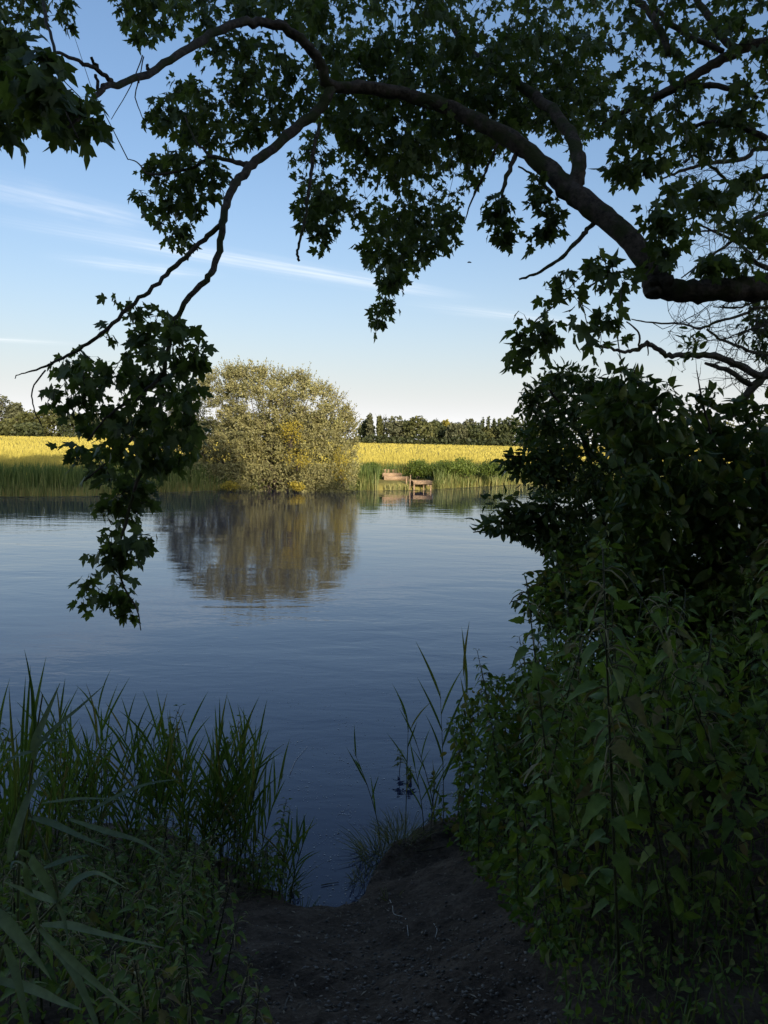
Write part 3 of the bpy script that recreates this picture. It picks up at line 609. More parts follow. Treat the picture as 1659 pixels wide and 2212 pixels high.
# ------------------------------------------------------------------ tall trees on the near bank behind the camera: they shade this side of the river
def shade_tree(x, y, H, W, zlo, cards, label, size=.34):
    root = thing('bankside_tree', label, 'tree', (x, y, 1.0), group='trees on the near bank behind the viewpoint')
    tr = Acc(); add_tube(tr, spline([(0, 0, -.2), (.1, .1, H * .4), (0, .2, H * .9)], 5), np.linspace(.28, .05, 11), 8)
    for k in range(10):
        a = rng.uniform(0, 6.28); z0 = H * rng.uniform(.2, .75); add_tube(tr, spline([(0, 0, z0), (math.cos(a) * W * .25, math.sin(a) * W * .2, z0 + 1.0), (math.cos(a) * W * .45, math.sin(a) * W * .3, z0 + 1.5)], 3), np.linspace(.09, .02, 7), 5)
    obj('trunk', tr.data('trunk', M_BARK, True), root)
    cr = Acc(); nl = 12
    for k in range(nl):
        zz = zlo + (H - zlo) * (k + .5) / nl; a = rng.uniform(0, 6.28); q = rng.uniform(0, .28) * W
        lobe_cards(cr, (math.cos(a) * q, math.sin(a) * q * .5, zz), (W * .34, W * .28, (H - zlo) * .12), cards // nl, size, CARD, .15)
    obj('crown', cr.data('crown', M_BACK), root, kind='stuff')
M_BACK = leaf_mat('bankside_tree_leaf', [(.08, .115, .03), (.11, .15, .04), (.14, .18, .045)], .5, .5)  # bright, translucent leaves chosen to pass sun forward as green fill
TL = 'tall leafy tree on the near bank behind the viewpoint'
for x, H, W, zlo, c in ((-15, 18.5, 6, 9, 1500), (-10.5, 18.5, 6, 8, 2200), (-6, 18.5, 6, .5, 4800), (-1.8, 18.8, 6, .5, 7500), (2.0, 18.2, 6, .5, 8500), (5.2, 17.2, 5, .5, 8000), (8.6, 13.2, 5.5, .3, 7500), (12.2, 11.4, 5.5, .3, 6000), (15.5, 10.5, 4.5, .3, 2000), (19.5, 18.8, 5, 15.6, 700), (23.5, 19, 5.5, 15.6, 800), (28, 19, 6, 15.6, 800), (33, 19, 6, 15, 800)):
    shade_tree(x, -7 + rng.uniform(-.6, .6), H, W, zlo, c, TL)
for x, H, c in ((-8, 11.2, 4000), (-4.2, 11.4, 6500), (-.2, 11.4, 7500), (3.6, 11.5, 8000), (7.0, 11.8, 8000), (10.6, 11.8, 7500), (14.2, 11.4, 6000), (18, 10.5, 3500)):  # unseen second row, added to stop sun leaking onto the foreground
    shade_tree(x, -10.2 + rng.uniform(-.4, .4), H, 6.0, .2, c, 'unseen tree of the second row added behind the viewpoint to block sun', .36)
# ------------------------------------------------------------------ branches and leaves traced at their real depth
def limb_pts(pts, per=5):
    """pts: (px, py, depth m, half-thickness px) -> world points and radii"""
    P = np.array([np.r_[at(p[0], p[1], p[2]), p[3] * p[2] / FPX] for p in pts]); Q = spline(P, per)
    return Q[:, :3], np.maximum(Q[:, 3], .0012)
WOOD = {}
def limb(parent, origin, name, pts, mat, sides=8, per=5, wob=.06, jit=0.004):
    P, r = limb_pts(pts, per); P = P + rng.standard_normal(P.shape) * np.minimum(jit, r * .35)[:, None]
    a = Acc(); add_tube(a, P, r, sides, wob)
    o = obj(name, a.data(name, mat, True, origin), parent); WOOD.setdefault(parent.name, []).append((o, P)); return P
class Foliage:
    """nodes of a few leaves each, joined to the nearest wood by thin twigs"""
    def __init__(s, skel): s.skel = np.asarray(skel, float); s.nodes = []; s.twigs = Acc(); s.M = []; s.P = []; s.S = []
    def fill(s, poly, n_nodes, d0, d1, size, per=(2, 5), clump=.35, twig=.0022, tipdown=.8, spread=.05, depth_fn=None, big=None):
        xy = sample_poly(poly, n_nodes)
        if clump > 0:                                   # pull nodes together so that gaps open between tufts
            nc = max(3, n_nodes // 14); c = sample_poly(poly, nc); j = ((xy[:, None] - c[None]) ** 2).sum(-1).argmin(1); xy = xy + (c[j] - xy) * clump * rng.random((n_nodes, 1)); dep = rng.uniform(d0, d1, nc)[j] + rng.uniform(-.12, .12, n_nodes) * (d1 - d0)
        else: dep = rng.uniform(d0, d1, n_nodes)
        r = np.stack([(xy[:, 0] - W0 / 2) / FPX, -(xy[:, 1] - H0 / 2) / FPX, -np.ones(n_nodes)], -1) @ RN.T
        s.add_nodes(CO + r * dep[:, None], size, per, twig, tipdown, spread)
    def add_nodes(s, P, size, per=(2, 5), twig=.0022, tipdown=.8, spread=.05):
        left = np.ones(len(P), bool); dist = np.full(len(P), 1e9); near = np.zeros((len(P), 3))
        for k in range(0, len(s.skel), 400):
            d = np.linalg.norm(P[:, None] - s.skel[None, k:k + 400], axis=-1); j = d.argmin(1); m = d[np.arange(len(P)), j]; b = m < dist; dist[b] = m[b]; near[b] = s.skel[k:k + 400][j[b]]
        new = []
        for _ in range(len(P)):
            i = int(np.where(left, dist, 1e9).argmin()); left[i] = False; a, b = near[i], P[i]
            L = dist[i]; mid = (a + b) / 2 + np.array([0, 0, -.06 * L]) + rng.standard_normal(3) * .05 * L
            if twig: add_tube(s.twigs, [a, mid, b], [twig * (1 + .9 * min(L, 1)), twig, twig * .6], 3, cap=False)
            new.append(b); d = np.linalg.norm(P - b, axis=1)
            for q in (b, mid):
                d = np.linalg.norm(P - q, axis=1); u = left & (d < dist); dist[u] = d[u]; near[u] = q
        s.skel = np.concatenate([s.skel, P])
        cnt = rng.integers(per[0], per[1] + 1, len(P)); C = np.repeat(P, cnt, 0); n = len(C)
        off = rng.standard_normal((n, 3)) * spread; base = C + off * .45
        tip = unit(unit(off) * .75 + rng.standard_normal((n, 3)) * .35 - np.array([0, 0, tipdown])); nr = unit(rng.standard_normal((n, 3)) * np.array([1, 1, .7]) + np.array([0, 0, .25]))
        if twig:
            for a, b in zip(C[::2], base[::2]): add_tube(s.twigs, [a, b], [twig * .35, twig * .3], 3, cap=False)
        s.M.append(frames(tip, nr)); s.P.append(base); s.S.append(size * np.clip(rng.normal(1, .26, n), .4, 1.55))
    def build(s, parent, origin, tmpl, mat, mat_one, wood, n_single, in_frame=True):
        M = np.concatenate(s.M); P = np.concatenate(s.P); Z = np.concatenate(s.S); n = len(P)
        x, y, d = project(P); score = np.where((x > 10) & (x < W0 - 10) & (y > 10) & (y < H0 - 10) & (d > .2), Z / d, -1); top = np.argsort(-score)[:n_single]; rest = np.ones(n, bool); rest[top] = False
        a = Acc(); kind_ = rng.integers(0, 4, n)                     # flat, curled, narrow and skewed leaves
        y_ = tmpl[0][:, 1]; curl = tmpl[0] * np.array([.85, .95, 1]) - np.c_[0 * y_, 0 * y_, .35 * y_ ** 2]; narrow = tmpl[0] * np.array([.72, 1.05, 1.6]); skew = tmpl[0] + np.c_[.12 * y_ ** 2, 0 * y_, .12 * tmpl[0][:, 0]]
        for kk, tv in enumerate((tmpl[0], curl, narrow, skew)): w_ = rest & (kind_ == kk); scatter(a, tv, tmpl[1], M[w_], P[w_], Z[w_], rng.random(w_.sum()))
        obj('foliage', a.data('foliage', mat, origin=origin), parent, kind='stuff')
        ones = [mesh_data('leaf', tv, tmpl[1], mat_one) for tv in (tmpl[0], curl, narrow, skew)]
        wood_ = WOOD.get(parent.name, [])
        for i in top:
            own = min(wood_, key=lambda w: ((w[1] - P[i]) ** 2).sum(1).min())[0] if wood_ else parent      # a leaf belongs to the branch it grows on
            o = obj('leaf', ones[kind_[i]], own); o.matrix_local = Matrix.Translation(Vector(P[i] - origin)) @ Matrix(M[i].tolist()).to_4x4() @ Matrix.Scale(float(Z[i]), 4)
        if s.twigs.n: obj('twigs', s.twigs.data('twigs', wood, origin=origin), parent, kind='stuff')

# ------------------------------------------------------------------ the field maple over the water
mb = at(2210, 1400, 5.0); MB = np.array([mb[0], mb[1], float(near_z(mb[0], mb[1])) - .1])
maple = thing('maple_tree', 'field maple whose dark boughs and lobed leaves arch over the whole upper picture', 'tree', tuple(MB))
mt = at(2190, 640, 4.75)
a = Acc(); P = spline([MB, MB + np.array([.05, 0, 1.6]), mt + np.array([.15, .1, -.3]), mt + np.array([.1, .3, 2.2]), mt + np.array([-.4, .8, 4.5])], 8); add_tube(a, P, np.linspace(.24, .09, len(P)), 12, .04)
obj('trunk', a.data('trunk', M_BARK, True, MB), maple); SK = [P]
def ml(pts, **k): P = limb(maple, MB, 'branch', pts, M_BARK, **k); SK.append(P); return P
ml([(2190, 640, 4.75, 40), (1900, 612, 4.7, 32), (1659, 620, 4.65, 28), (1560, 626, 4.6, 25), (1480, 629, 4.6, 24), (1432, 618, 4.62, 25), (1400, 565, 4.65, 24), (1345, 503, 4.7, 22), (1280, 448, 4.8, 22), (1222, 405, 4.9, 22), (1178, 360, 5.0, 18.5), (1120, 312, 5.05, 19), (1060, 275, 5.1, 17), (980, 237, 5.2, 15), (880, 206, 5.25, 13.5), (790, 190, 5.2, 12.5), (715, 187, 5.1, 11.5), (697, 150, 5.05, 11), (680, 118, 5, 10.5), (650, 85, 4.95, 10), (600, 57, 4.9, 9.5), (545, 46, 4.8, 9), (480, 60, 4.6, 8.5), (410, 102, 4.3, 8), (340, 146, 4.0, 7.5), (275, 177, 3.7, 7), (232, 188, 3.45, 6.5), (205, 210, 3.3, 5.5), (185, 240, 3.2, 4.5), (150, 275, 3.05, 3.5), (120, 290, 3.0, 2.5)], sides=14, wob=.095)
ml([(1415, 640, 4.6, 20), (1405, 606, 4.62, 20), (1412, 580, 4.64, 12)], sides=10)            # burr at the elbow
ml([(1232, 425, 4.88, 22), (1247, 385, 4.9, 17), (1250, 340, 4.95, 15), (1228, 285, 5.1, 13.5), (1195, 240, 5.3, 12), (1130, 190, 5.6, 10), (1050, 140, 6.0, 8), (980, 60, 6.4, 6), (930, -60, 6.8, 4)], sides=10)
ml([(715, 192, 5.1, 11.5), (692, 234, 5.05, 11), (640, 276, 4.95, 10.5), (590, 320, 4.8, 10), (545, 356, 4.65, 9.5), (510, 392, 4.5, 9), (491, 432, 4.35, 8.5), (483, 482, 4.25, 8), (474, 530, 4.2, 7), (461, 580, 4.15, 6.8), (440, 610, 4.1, 6.5), (405, 646, 4.08, 6), (380, 690, 4.05, 5.5), (366, 740, 4.0, 5.5), (356, 800, 4, 5), (350, 860, 4, 4.8), (335, 930, 3.95, 4.6), (312, 1000, 3.95, 4.4), (290, 1060, 3.9, 4), (270, 1130, 3.9, 3.5), (258, 1175, 3.9, 3), (254, 1220, 3.85, 2.4), (268, 1268, 3.85, 2), (296, 1318, 3.85, 1.6), (304, 1362, 3.85, 1)], sides=9, wob=.08)
ml([(478, 486, 4.25, 6), (430, 526, 4.2, 5.3), (380, 575, 4.15, 5), (330, 620, 4.1, 4.6), (280, 665, 4.05, 4.4), (220, 720, 4, 4), (170, 756, 4, 3.4), (110, 786, 3.95, 2.8), (60, 804, 3.9, 1.6), (36, 810, 3.9, 1.1)], sides=7)
ml([(36, 810, 3.9, 1.2), (32, 818, 3.9, .8)], sides=4)
ml([(356, 802, 4, 4.6), (318, 842, 3.95, 4.2), (270, 872, 3.9, 3.6), (228, 905, 3.85, 2.6), (190, 950, 3.8, 1.8)], sides=7)
ml([(352, 845, 4, 3.6), (300, 930, 4.1, 3), (240, 990, 4.15, 2), (180, 1040, 4.2, 1.2)], sides=6)
ml([(98, 800, 3.95, 2.0), (70, 840, 3.95, 1.6), (72, 880, 3.95, 1.4), (90, 920, 3.95, 1.1)], sides=5)
ml([(545, 356, 4.65, 7), (500, 348, 4.7, 5), (455, 338, 4.75, 4.2), (420, 360, 4.8, 3.4), (330, 378, 4.9, 2.4), (296, 350, 4.95, 1.4), (276, 344, 4.95, 1)], sides=6)
ml([(455, 338, 4.75, 3.4), (420, 300, 4.8, 2.4), (400, 250, 4.9, 1.6)], sides=5)
ml([(240, 176, 3.5, 5), (208, 150, 3.4, 4.8), (160, 130, 3.25, 4), (120, 113, 3.1, 3.5), (80, 140, 3.0, 2.5), (40, 160, 2.95, 1.6)], sides=7)
ml([(212, 152, 3.42, 4.5), (196, 124, 3.4, 3.6)], sides=6); ml([(212, 198, 3.4, 3.8), (207, 160, 3.4, 3.4)], sides=6); ml([(322, 152, 3.92, 4), (318, 138, 3.92, 3)], sides=5)
ml([(90, -20, 3.6, 4), (100, 40, 3.4, 3.6), (118, 112, 3.12, 3.4), (128, 170, 3.05, 3), (138, 230, 3.0, 2.4), (170, 300, 2.95, 1.6)], sides=6)
ml([(300, 172, 3.8, 1.6), (292, 210, 3.8, 1.2), (310, 260, 3.8, .9)], sides=4); ml([(308, 120, 4.2, 1.6), (280, 190, 4.1, 1.3), (240, 258, 4.05, .9)], sides=4)
ml([(310, 122, 4.2, 1.5), (300, 180, 4.15, 1)], sides=4)
ml([(690, 265, 5.0, 4), (676, 330, 4.9, 4), (668, 400, 4.85, 3.8), (660, 460, 4.8, 3.4), (648, 520, 4.75, 3), (642, 545, 4.75, 2.8), (645, 563, 4.75, 3)], sides=6, wob=.15)
ml([(1118, 325, 5.05, 5), (1100, 365, 5.0, 5), (1088, 405, 4.95, 4.6), (1080, 440, 4.95, 3.6)], sides=6, wob=.15); ml([(1075, 310, 5.3, 3), (1050, 370, 5.3, 2.6), (1020, 430, 5.3, 2), (1003, 480, 5.3, 1)], sides=5)
ml([(1282, 482, 4.8, 6), (1262, 505, 4.75, 5), (1235, 535, 4.7, 4.4), (1200, 566, 4.65, 3.8), (1160, 590, 4.6, 3.2), (1120, 604, 4.6, 2)], sides=7, wob=.12)
ml([(1190, 415, 4.9, 5), (1160, 385, 4.95, 3.2), (1120, 360, 5.0, 2)], sides=6)
ml([(1400, 575, 4.6, 3), (1330, 590, 4.4, 2.6), (1270, 620, 4.3, 2.2), (1190, 665, 4.2, 1.9), (1130, 720, 4.15, 1.4)], sides=5)
ml([(1345, 610, 4.5, 1.6), (1335, 700, 4.2, 1.4), (1338, 760, 4.1, 1.2), (1350, 800, 4.05, .8)], sides=4); ml([(1250, 628, 4.3, 1.5), (1268, 700, 4.2, 1.2), (1270, 760, 4.15, .9)], sides=4)
# boughs higher up and to the right
ml([(2200, 60, 5.6, 22), (1900, 50, 5.6, 15), (1659, 90, 5.6, 12), (1597, 108, 5.6, 11), (1537, 140, 5.6, 10), (1477, 178, 5.6, 9.5), (1429, 204, 5.65, 9), (1376, 228, 5.7, 7), (1300, 270, 5.8, 5)], sides=9)
ml([(1597, 108, 5.6, 8), (1561, 84, 5.65, 8), (1537, 43, 5.7, 8), (1506, 0, 5.8, 7.5), (1480, -60, 5.9, 7)], sides=8)
ml([(1561, 112, 5.6, 6), (1484, 74, 5.7, 6), (1443, 46, 5.75, 6), (1405, 5, 5.8, 5), (1360, -60, 5.9, 5)], sides=7)
ml([(1443, 120, 5.6, 6), (1434, 80, 5.6, 8), (1417, 48, 5.6, 8), (1395, 18, 5.65, 8), (1350, -20, 5.7, 7)], sides=8)
ml([(1477, 186, 5.6, 6), (1549, 186, 5.5, 6), (1640, 210, 5.4, 4)], sides=6)
ml([(1659, 300, 5.2, 7), (1560, 260, 5.3, 5), (1460, 290, 5.4, 3.5), (1380, 330, 5.5, 2)], sides=6)
ml([(1760, 420, 5.0, 8), (1659, 380, 5.0, 6), (1590, 420, 5.0, 4), (1500, 470, 5.0, 2.5), (1420, 480, 5, 1.4)], sides=6)
# boughs above the frame that carry the crown overhead
def mo(P, r): a = Acc(); Q = spline(P, 6); add_tube(a, Q, np.linspace(r, .02, len(Q)), 8, .05); obj('branch', a.data('branch', M_BARK, True, MB), maple); SK.append(Q)
T0 = mt + np.array([0, .4, 2.4])
mo([T0, T0 + [-1.5, -1.2, 1.0], T0 + [-3.5, -2.8, 1.5], T0 + [-5.5, -3.8, 1.4]], .11); mo([T0, T0 + [-1.6, .6, 1.4], T0 + [-3.8, 1.0, 2.0], T0 + [-6.0, .9, 1.9]], .11); mo([T0 + [0, 0, .4], T0 + [-.8, -2.5, 1.6], T0 + [-1.2, -5, 1.8]], .09); mo([T0, T0 + [.5, 2, 1.5], T0 + [-.6, 4.0, 2.2]], .09)
SK = np.concatenate(SK)
LEAF = .059
fo_ = Foliage(SK)
# (outline in the picture, leaf nodes, depth range, leaf length, clumping)
C1a = [(-30, -30), (160, -30), (160, 50), (150, 60), (110, 30), (60, 55), (-30, 65)]
C1b = [(-40, 60), (45, 60), (70, 110), (125, 120), (160, 195), (215, 215), (235, 245), (205, 285), (165, 300), (100, 300), (60, 290), (-40, 315)]
C2 = [(240, -30), (720, -30), (710, 100), (660, 60), (600, 40), (520, 40), (440, 50), (400, 45), (345, 70), (320, 95), (285, 85), (268, 70), (250, 30)]
C2b = [(420, 80), (545, 70), (600, 85), (660, 140), (690, 200), (640, 230), (560, 180), (500, 150), (440, 130)]
C3 = [(350, 190), (420, 160), (490, 150), (560, 150), (640, 210), (680, 225), (610, 290), (540, 320), (470, 320), (440, 310), (400, 320), (330, 270), (300, 250)]
C3b = [(300, 350), (380, 320), (450, 345), (500, 360), (480, 410), (430, 450), (420, 510), (395, 545), (370, 530), (355, 490), (300, 450), (295, 400)]
C4r = [(1330, -30), (1690, -30), (1690, 260), (1500, 280), (1400, 300), (1330, 280)]
C4 = [(560, 60), (640, 20), (700, -30), (1330, -30), (1330, 290), (1250, 330), (1170, 300), (1100, 330), (1060, 380), (1000, 420), (960, 500), (900, 560), (860, 560), (800, 530), (770, 480), (700, 470), (640, 400), (620, 340), (650, 290), (720, 230), (700, 160), (640, 100)]
C4core = [(660, 90), (1270, 60), (1330, 180), (1240, 290), (1130, 270), (1060, 330), (960, 380), (860, 380), (740, 330), (690, 240)]
C4l = [(630, 430), (670, 400), (740, 420), (745, 470), (700, 545), (685, 520), (650, 490)]
C4t = [(780, 480), (1000, 430), (985, 530), (920, 570), (890, 590), (862, 640), (825, 705), (785, 712), (822, 650), (815, 590), (778, 545)]
C4h = [(1060, 430), (1090, 420), (1100, 470), (1120, 510), (1095, 540), (1060, 490), (1040, 480)]
C4i = [(1150, 350), (1200, 420), (1225, 470), (1195, 520), (1160, 535), (1135, 540), (1130, 520), (1180, 480), (1130, 440), (1150, 400)]
C5a = [(1290, 270), (1400, 250), (1500, 270), (1659, 220), (1680, 330), (1560, 350), (1470, 330), (1430, 380), (1390, 400), (1330, 400), (1300, 350)]
C5b = [(1420, 400), (1500, 370), (1659, 360), (1680, 560), (1600, 540), (1560, 480), (1500, 470), (1480, 540), (1420, 500)]
C5c = [(1400, 430), (1470, 470), (1480, 540), (1440, 580), (1390, 500)]
C5d = [(1500, 540), (1560, 560), (1650, 560), (1659, 590), (1560, 595), (1510, 590)]
C6a = [(1180, 590), (1260, 545), (1330, 540), (1385, 560), (1370, 620), (1320, 640), (1270, 625), (1200, 640), (1170, 625)]
C6b = [(1085, 690), (1140, 660), (1200, 680), (1210, 720), (1190, 760), (1130, 790), (1090, 810), (1085, 760)]
C6c = [(1230, 650), (1285, 650), (1390, 670), (1370, 740), (1370, 790), (1330, 780), (1290, 760), (1240, 750), (1225, 700)]
C7a = [(225, 590), (265, 600), (300, 640), (400, 660), (420, 700), (455, 740), (430, 800), (400, 830), (330, 820), (280, 830), (200, 830), (110, 820), (75, 800), (150, 765), (205, 720), (260, 680), (230, 650)]
C7b = [(170, 800), (330, 800), (440, 800), (425, 850), (440, 900), (420, 960), (400, 1010), (360, 1050), (300, 1080), (210, 1060), (150, 1010), (130, 970), (180, 920), (95, 880), (85, 850)]
C7c = [(210, 1060), (330, 1060), (330, 1100), (290, 1120), (320, 1160), (315, 1200), (255, 1230), (200, 1220), (180, 1200), (205, 1140)]
C7d = [(180, 1240), (250, 1235), (295, 1240), (300, 1300), (306, 1350), (280, 1320), (200, 1320), (165, 1325), (175, 1275)]
for poly, n, d0, d1, sz, cl in ((C1a, 60, 4.6, 5.4, LEAF, .3), (C1b, 105, 2.6, 3.3, .076, .35), (C2, 380, 5.05, 6.4, LEAF, .45), (C2b, 150, 5.0, 6.2, LEAF, .3), (C3, 310, 4.95, 5.9, LEAF, .35), (C3b, 225, 4.6, 5.4, LEAF * .9, .4),
                                (C4, 1550, 5.35, 7.4, LEAF, .45), (C4r, 330, 4.8, 6.2, LEAF * 1.1, .6), (C4core, 1500, 5.35, 7.2, LEAF, .2), (C4l, 120, 5.0, 5.8, LEAF * .9, .4), (C4t, 360, 5.2, 6.4, LEAF * .9, .4), (C4h, 55, 4.9, 5.2, LEAF, .5), (C4i, 55, 4.7, 5.2, LEAF, .5),
                                (C5a, 135, 4.8, 5.8, LEAF * 1.2, .5), (C5b, 75, 4.3, 5.2, LEAF * 1.25, .6), (C5c, 45, 4.3, 4.8, LEAF * 1.1, .5), (C5d, 24, 4.3, 4.6, LEAF * 1.1, .5),
                                (C6a, 27, 4.0, 4.5, LEAF * 1.2, .35), (C6b, 27, 3.9, 4.3, LEAF * 1.2, .3), (C6c, 15, 3.6, 4.1, LEAF * 1.4, .2),
                                (C7a, 100, 3.8, 4.3, LEAF * 1.05, .4), (C7b, 295, 3.6, 4.4, LEAF, .25), (C7c, 50, 3.75, 4.0, LEAF, .3), (C7d, 27, 3.75, 3.95, LEAF, .3)):
    fo_.fill(poly, n, d0, d1, sz, (2, 4), cl)
# crown overhead, out of frame, added to shade the ground
n = 2600; q = np.c_[rng.uniform(-6, 5.5, n), rng.uniform(-3.5, 9.5, n), rng.uniform(6.3, 9.5, n)]; x, y, dd = project(q); ok = ((dd < .3) | (y < -60) | (x < -120) | (x > W0 + 120))
fo_.add_nodes(q[ok][:200], .12, (4, 7), .004, .6, .14)
fo_.build(maple, MB, MAPLE, M_MAPLE, M_MAPLE_O, M_TWIG, 300)

# ------------------------------------------------------------------ half-bare tree at the right edge
tb = at(2050, 1350, 6.4); TB = np.array([tb[0], tb[1], float(near_z(tb[0], tb[1])) - .1])
bare = thing('dead_tree', 'half-bare twiggy tree with a mossy crooked limb at the right edge', 'tree', tuple(TB))
BS = []
def bl(pts, nm='branch', mat=M_DEAD, **k): P = limb(bare, TB, nm, pts, mat, **k); BS.append(P); return P
top = at(1950, 700, 6.4)
bl([(2050, 1350, 6.4, 34), (2010, 1050, 6.4, 28), (1950, 800, 6.4, 22), (1930, 500, 6.5, 16), (1900, 250, 6.6, 8)], 'trunk')
bl([(2000, 960, 6.4, 20), (1800, 930, 6.2, 14), (1573, 905, 5.9, 9), (1602, 869, 5.85, 9), (1634, 830, 5.8, 9.5)][2:] + [(1700, 790, 5.9, 11), (1940, 760, 6.4, 14)], per=6)
bl([(1660, 806, 5.8, 9), (1645, 812, 5.8, 8), (1584, 783, 5.75, 7.5), (1530, 767, 5.7, 7), (1476, 767, 5.65, 5.8), (1440, 767, 5.6, 5.8), (1415, 750, 5.6, 5.2), (1397, 741, 5.55, 5), (1379, 754, 5.55, 4.6), (1350, 759, 5.5, 3.6), (1320, 752, 5.5, 3), (1285, 748, 5.5, 2.2)], wob=.1)
bl([(1380, 752, 5.55, 2.6), (1380, 720, 5.5, 2.2), (1354, 695, 5.5, 1.6)], sides=5); bl([(1400, 745, 5.55, 2), (1400, 768, 5.5, 1.2)], sides=5)
bl([(1624, 833, 5.8, 6.5), (1566, 797, 5.75, 5), (1523, 785, 5.7, 3)])
L = [[(1940, 650, 6.4, 9), (1659, 579, 6.2, 5.5), (1621, 548, 6.15, 4), (1580, 517, 6.1, 3), (1511, 486, 6.0, 2)], [(1920, 330, 6.5, 8), (1659, 318, 6.3, 5.5), (1609, 342, 6.3, 5), (1539, 351, 6.25, 4.4), (1477, 368, 6.2, 3.5), (1429, 387, 6.1, 2)],
     [(1930, 420, 6.5, 8), (1659, 462, 6.2, 5), (1616, 495, 6.15, 4), (1549, 543, 6.1, 3), (1472, 601, 6.0, 1.5)], [(1945, 690, 6.4, 8), (1659, 666, 6.1, 4), (1609, 678, 6.1, 3.4), (1556, 692, 6.0, 3), (1515, 709, 5.95, 2.6), (1477, 699, 5.9, 2.2), (1417, 698, 5.85, 1.9), (1364, 690, 5.8, 1.2)],
     [(1945, 800, 6.4, 6), (1659, 766, 6.1, 4), (1595, 747, 6.05, 3.2), (1555, 732, 6.0, 2.8), (1526, 711, 6.0, 2)], [(1940, 560, 6.4, 7), (1659, 540, 6.3, 3.5), (1560, 500, 6.3, 2.4), (1480, 505, 6.3, 1.4)], [(1930, 470, 6.4, 7), (1659, 410, 6.5, 3.5), (1540, 430, 6.5, 2.4), (1440, 470, 6.5, 1.4)],
     [(1659, 640, 6.0, 2.4), (1590, 665, 6.0, 2), (1540, 662, 6.0, 1.4)], [(1659, 700, 6.0, 2.6), (1620, 712, 6, 2), (1560, 735, 6, 1.2)], [(1639, 561, 6.15, 3.5), (1652, 535, 6.1, 3), (1640, 515, 6.1, 2.4), (1610, 522, 6.1, 1.6)], [(1480, 352, 6.2, 2.4), (1500, 335, 6.2, 2.6), (1538, 360, 6.2, 3.2), (1580, 400, 6.25, 3)]]
for p in L: bl(p, sides=6, wob=.1)
tw = Acc()
def twiggy(P, n, L0, gen=2, r=.0035):
    for _ in range(n):
        i = int(rng.integers(1, len(P))); d = unit(P[i] - P[i - 1]); o = unit(d * .6 + rng.standard_normal(3) * .7 + np.array([0, 0, .1])); L1 = L0 * rng.uniform(.4, 1.2)
        Q = [P[i]]; dd_ = o
        for k in range(4): dd_ = unit(dd_ + rng.standard_normal(3) * .28); Q.append(Q[-1] + dd_ * L1 / 4)
        Q = np.array(Q); add_tube(tw, Q, np.linspace(r, r * .45, 5), 4, .1, cap=False)
        if gen: twiggy(Q, 3, L0 * .5, gen - 1, r * .65)
for P in BS[5:]:
    x, y, dd = project(P); Pv = P[(x < W0 + 150)]
    if len(Pv) > 2: twiggy(Pv[::-1], 13, .38, 2)
obj('twigs', tw.data('twigs', M_DEAD, origin=TB), bare, kind='stuff')
bf = Foliage(np.concatenate(BS))
bf.fill([(1610, 650), (1700, 630), (1720, 800), (1640, 770), (1600, 740)], 130, 6.2, 6.8, .055, (3, 5), .3, .0016)
bf.build(bare, TB, OVATE, M_SHRUB, M_SHRUB_O, M_TWIG, 0)

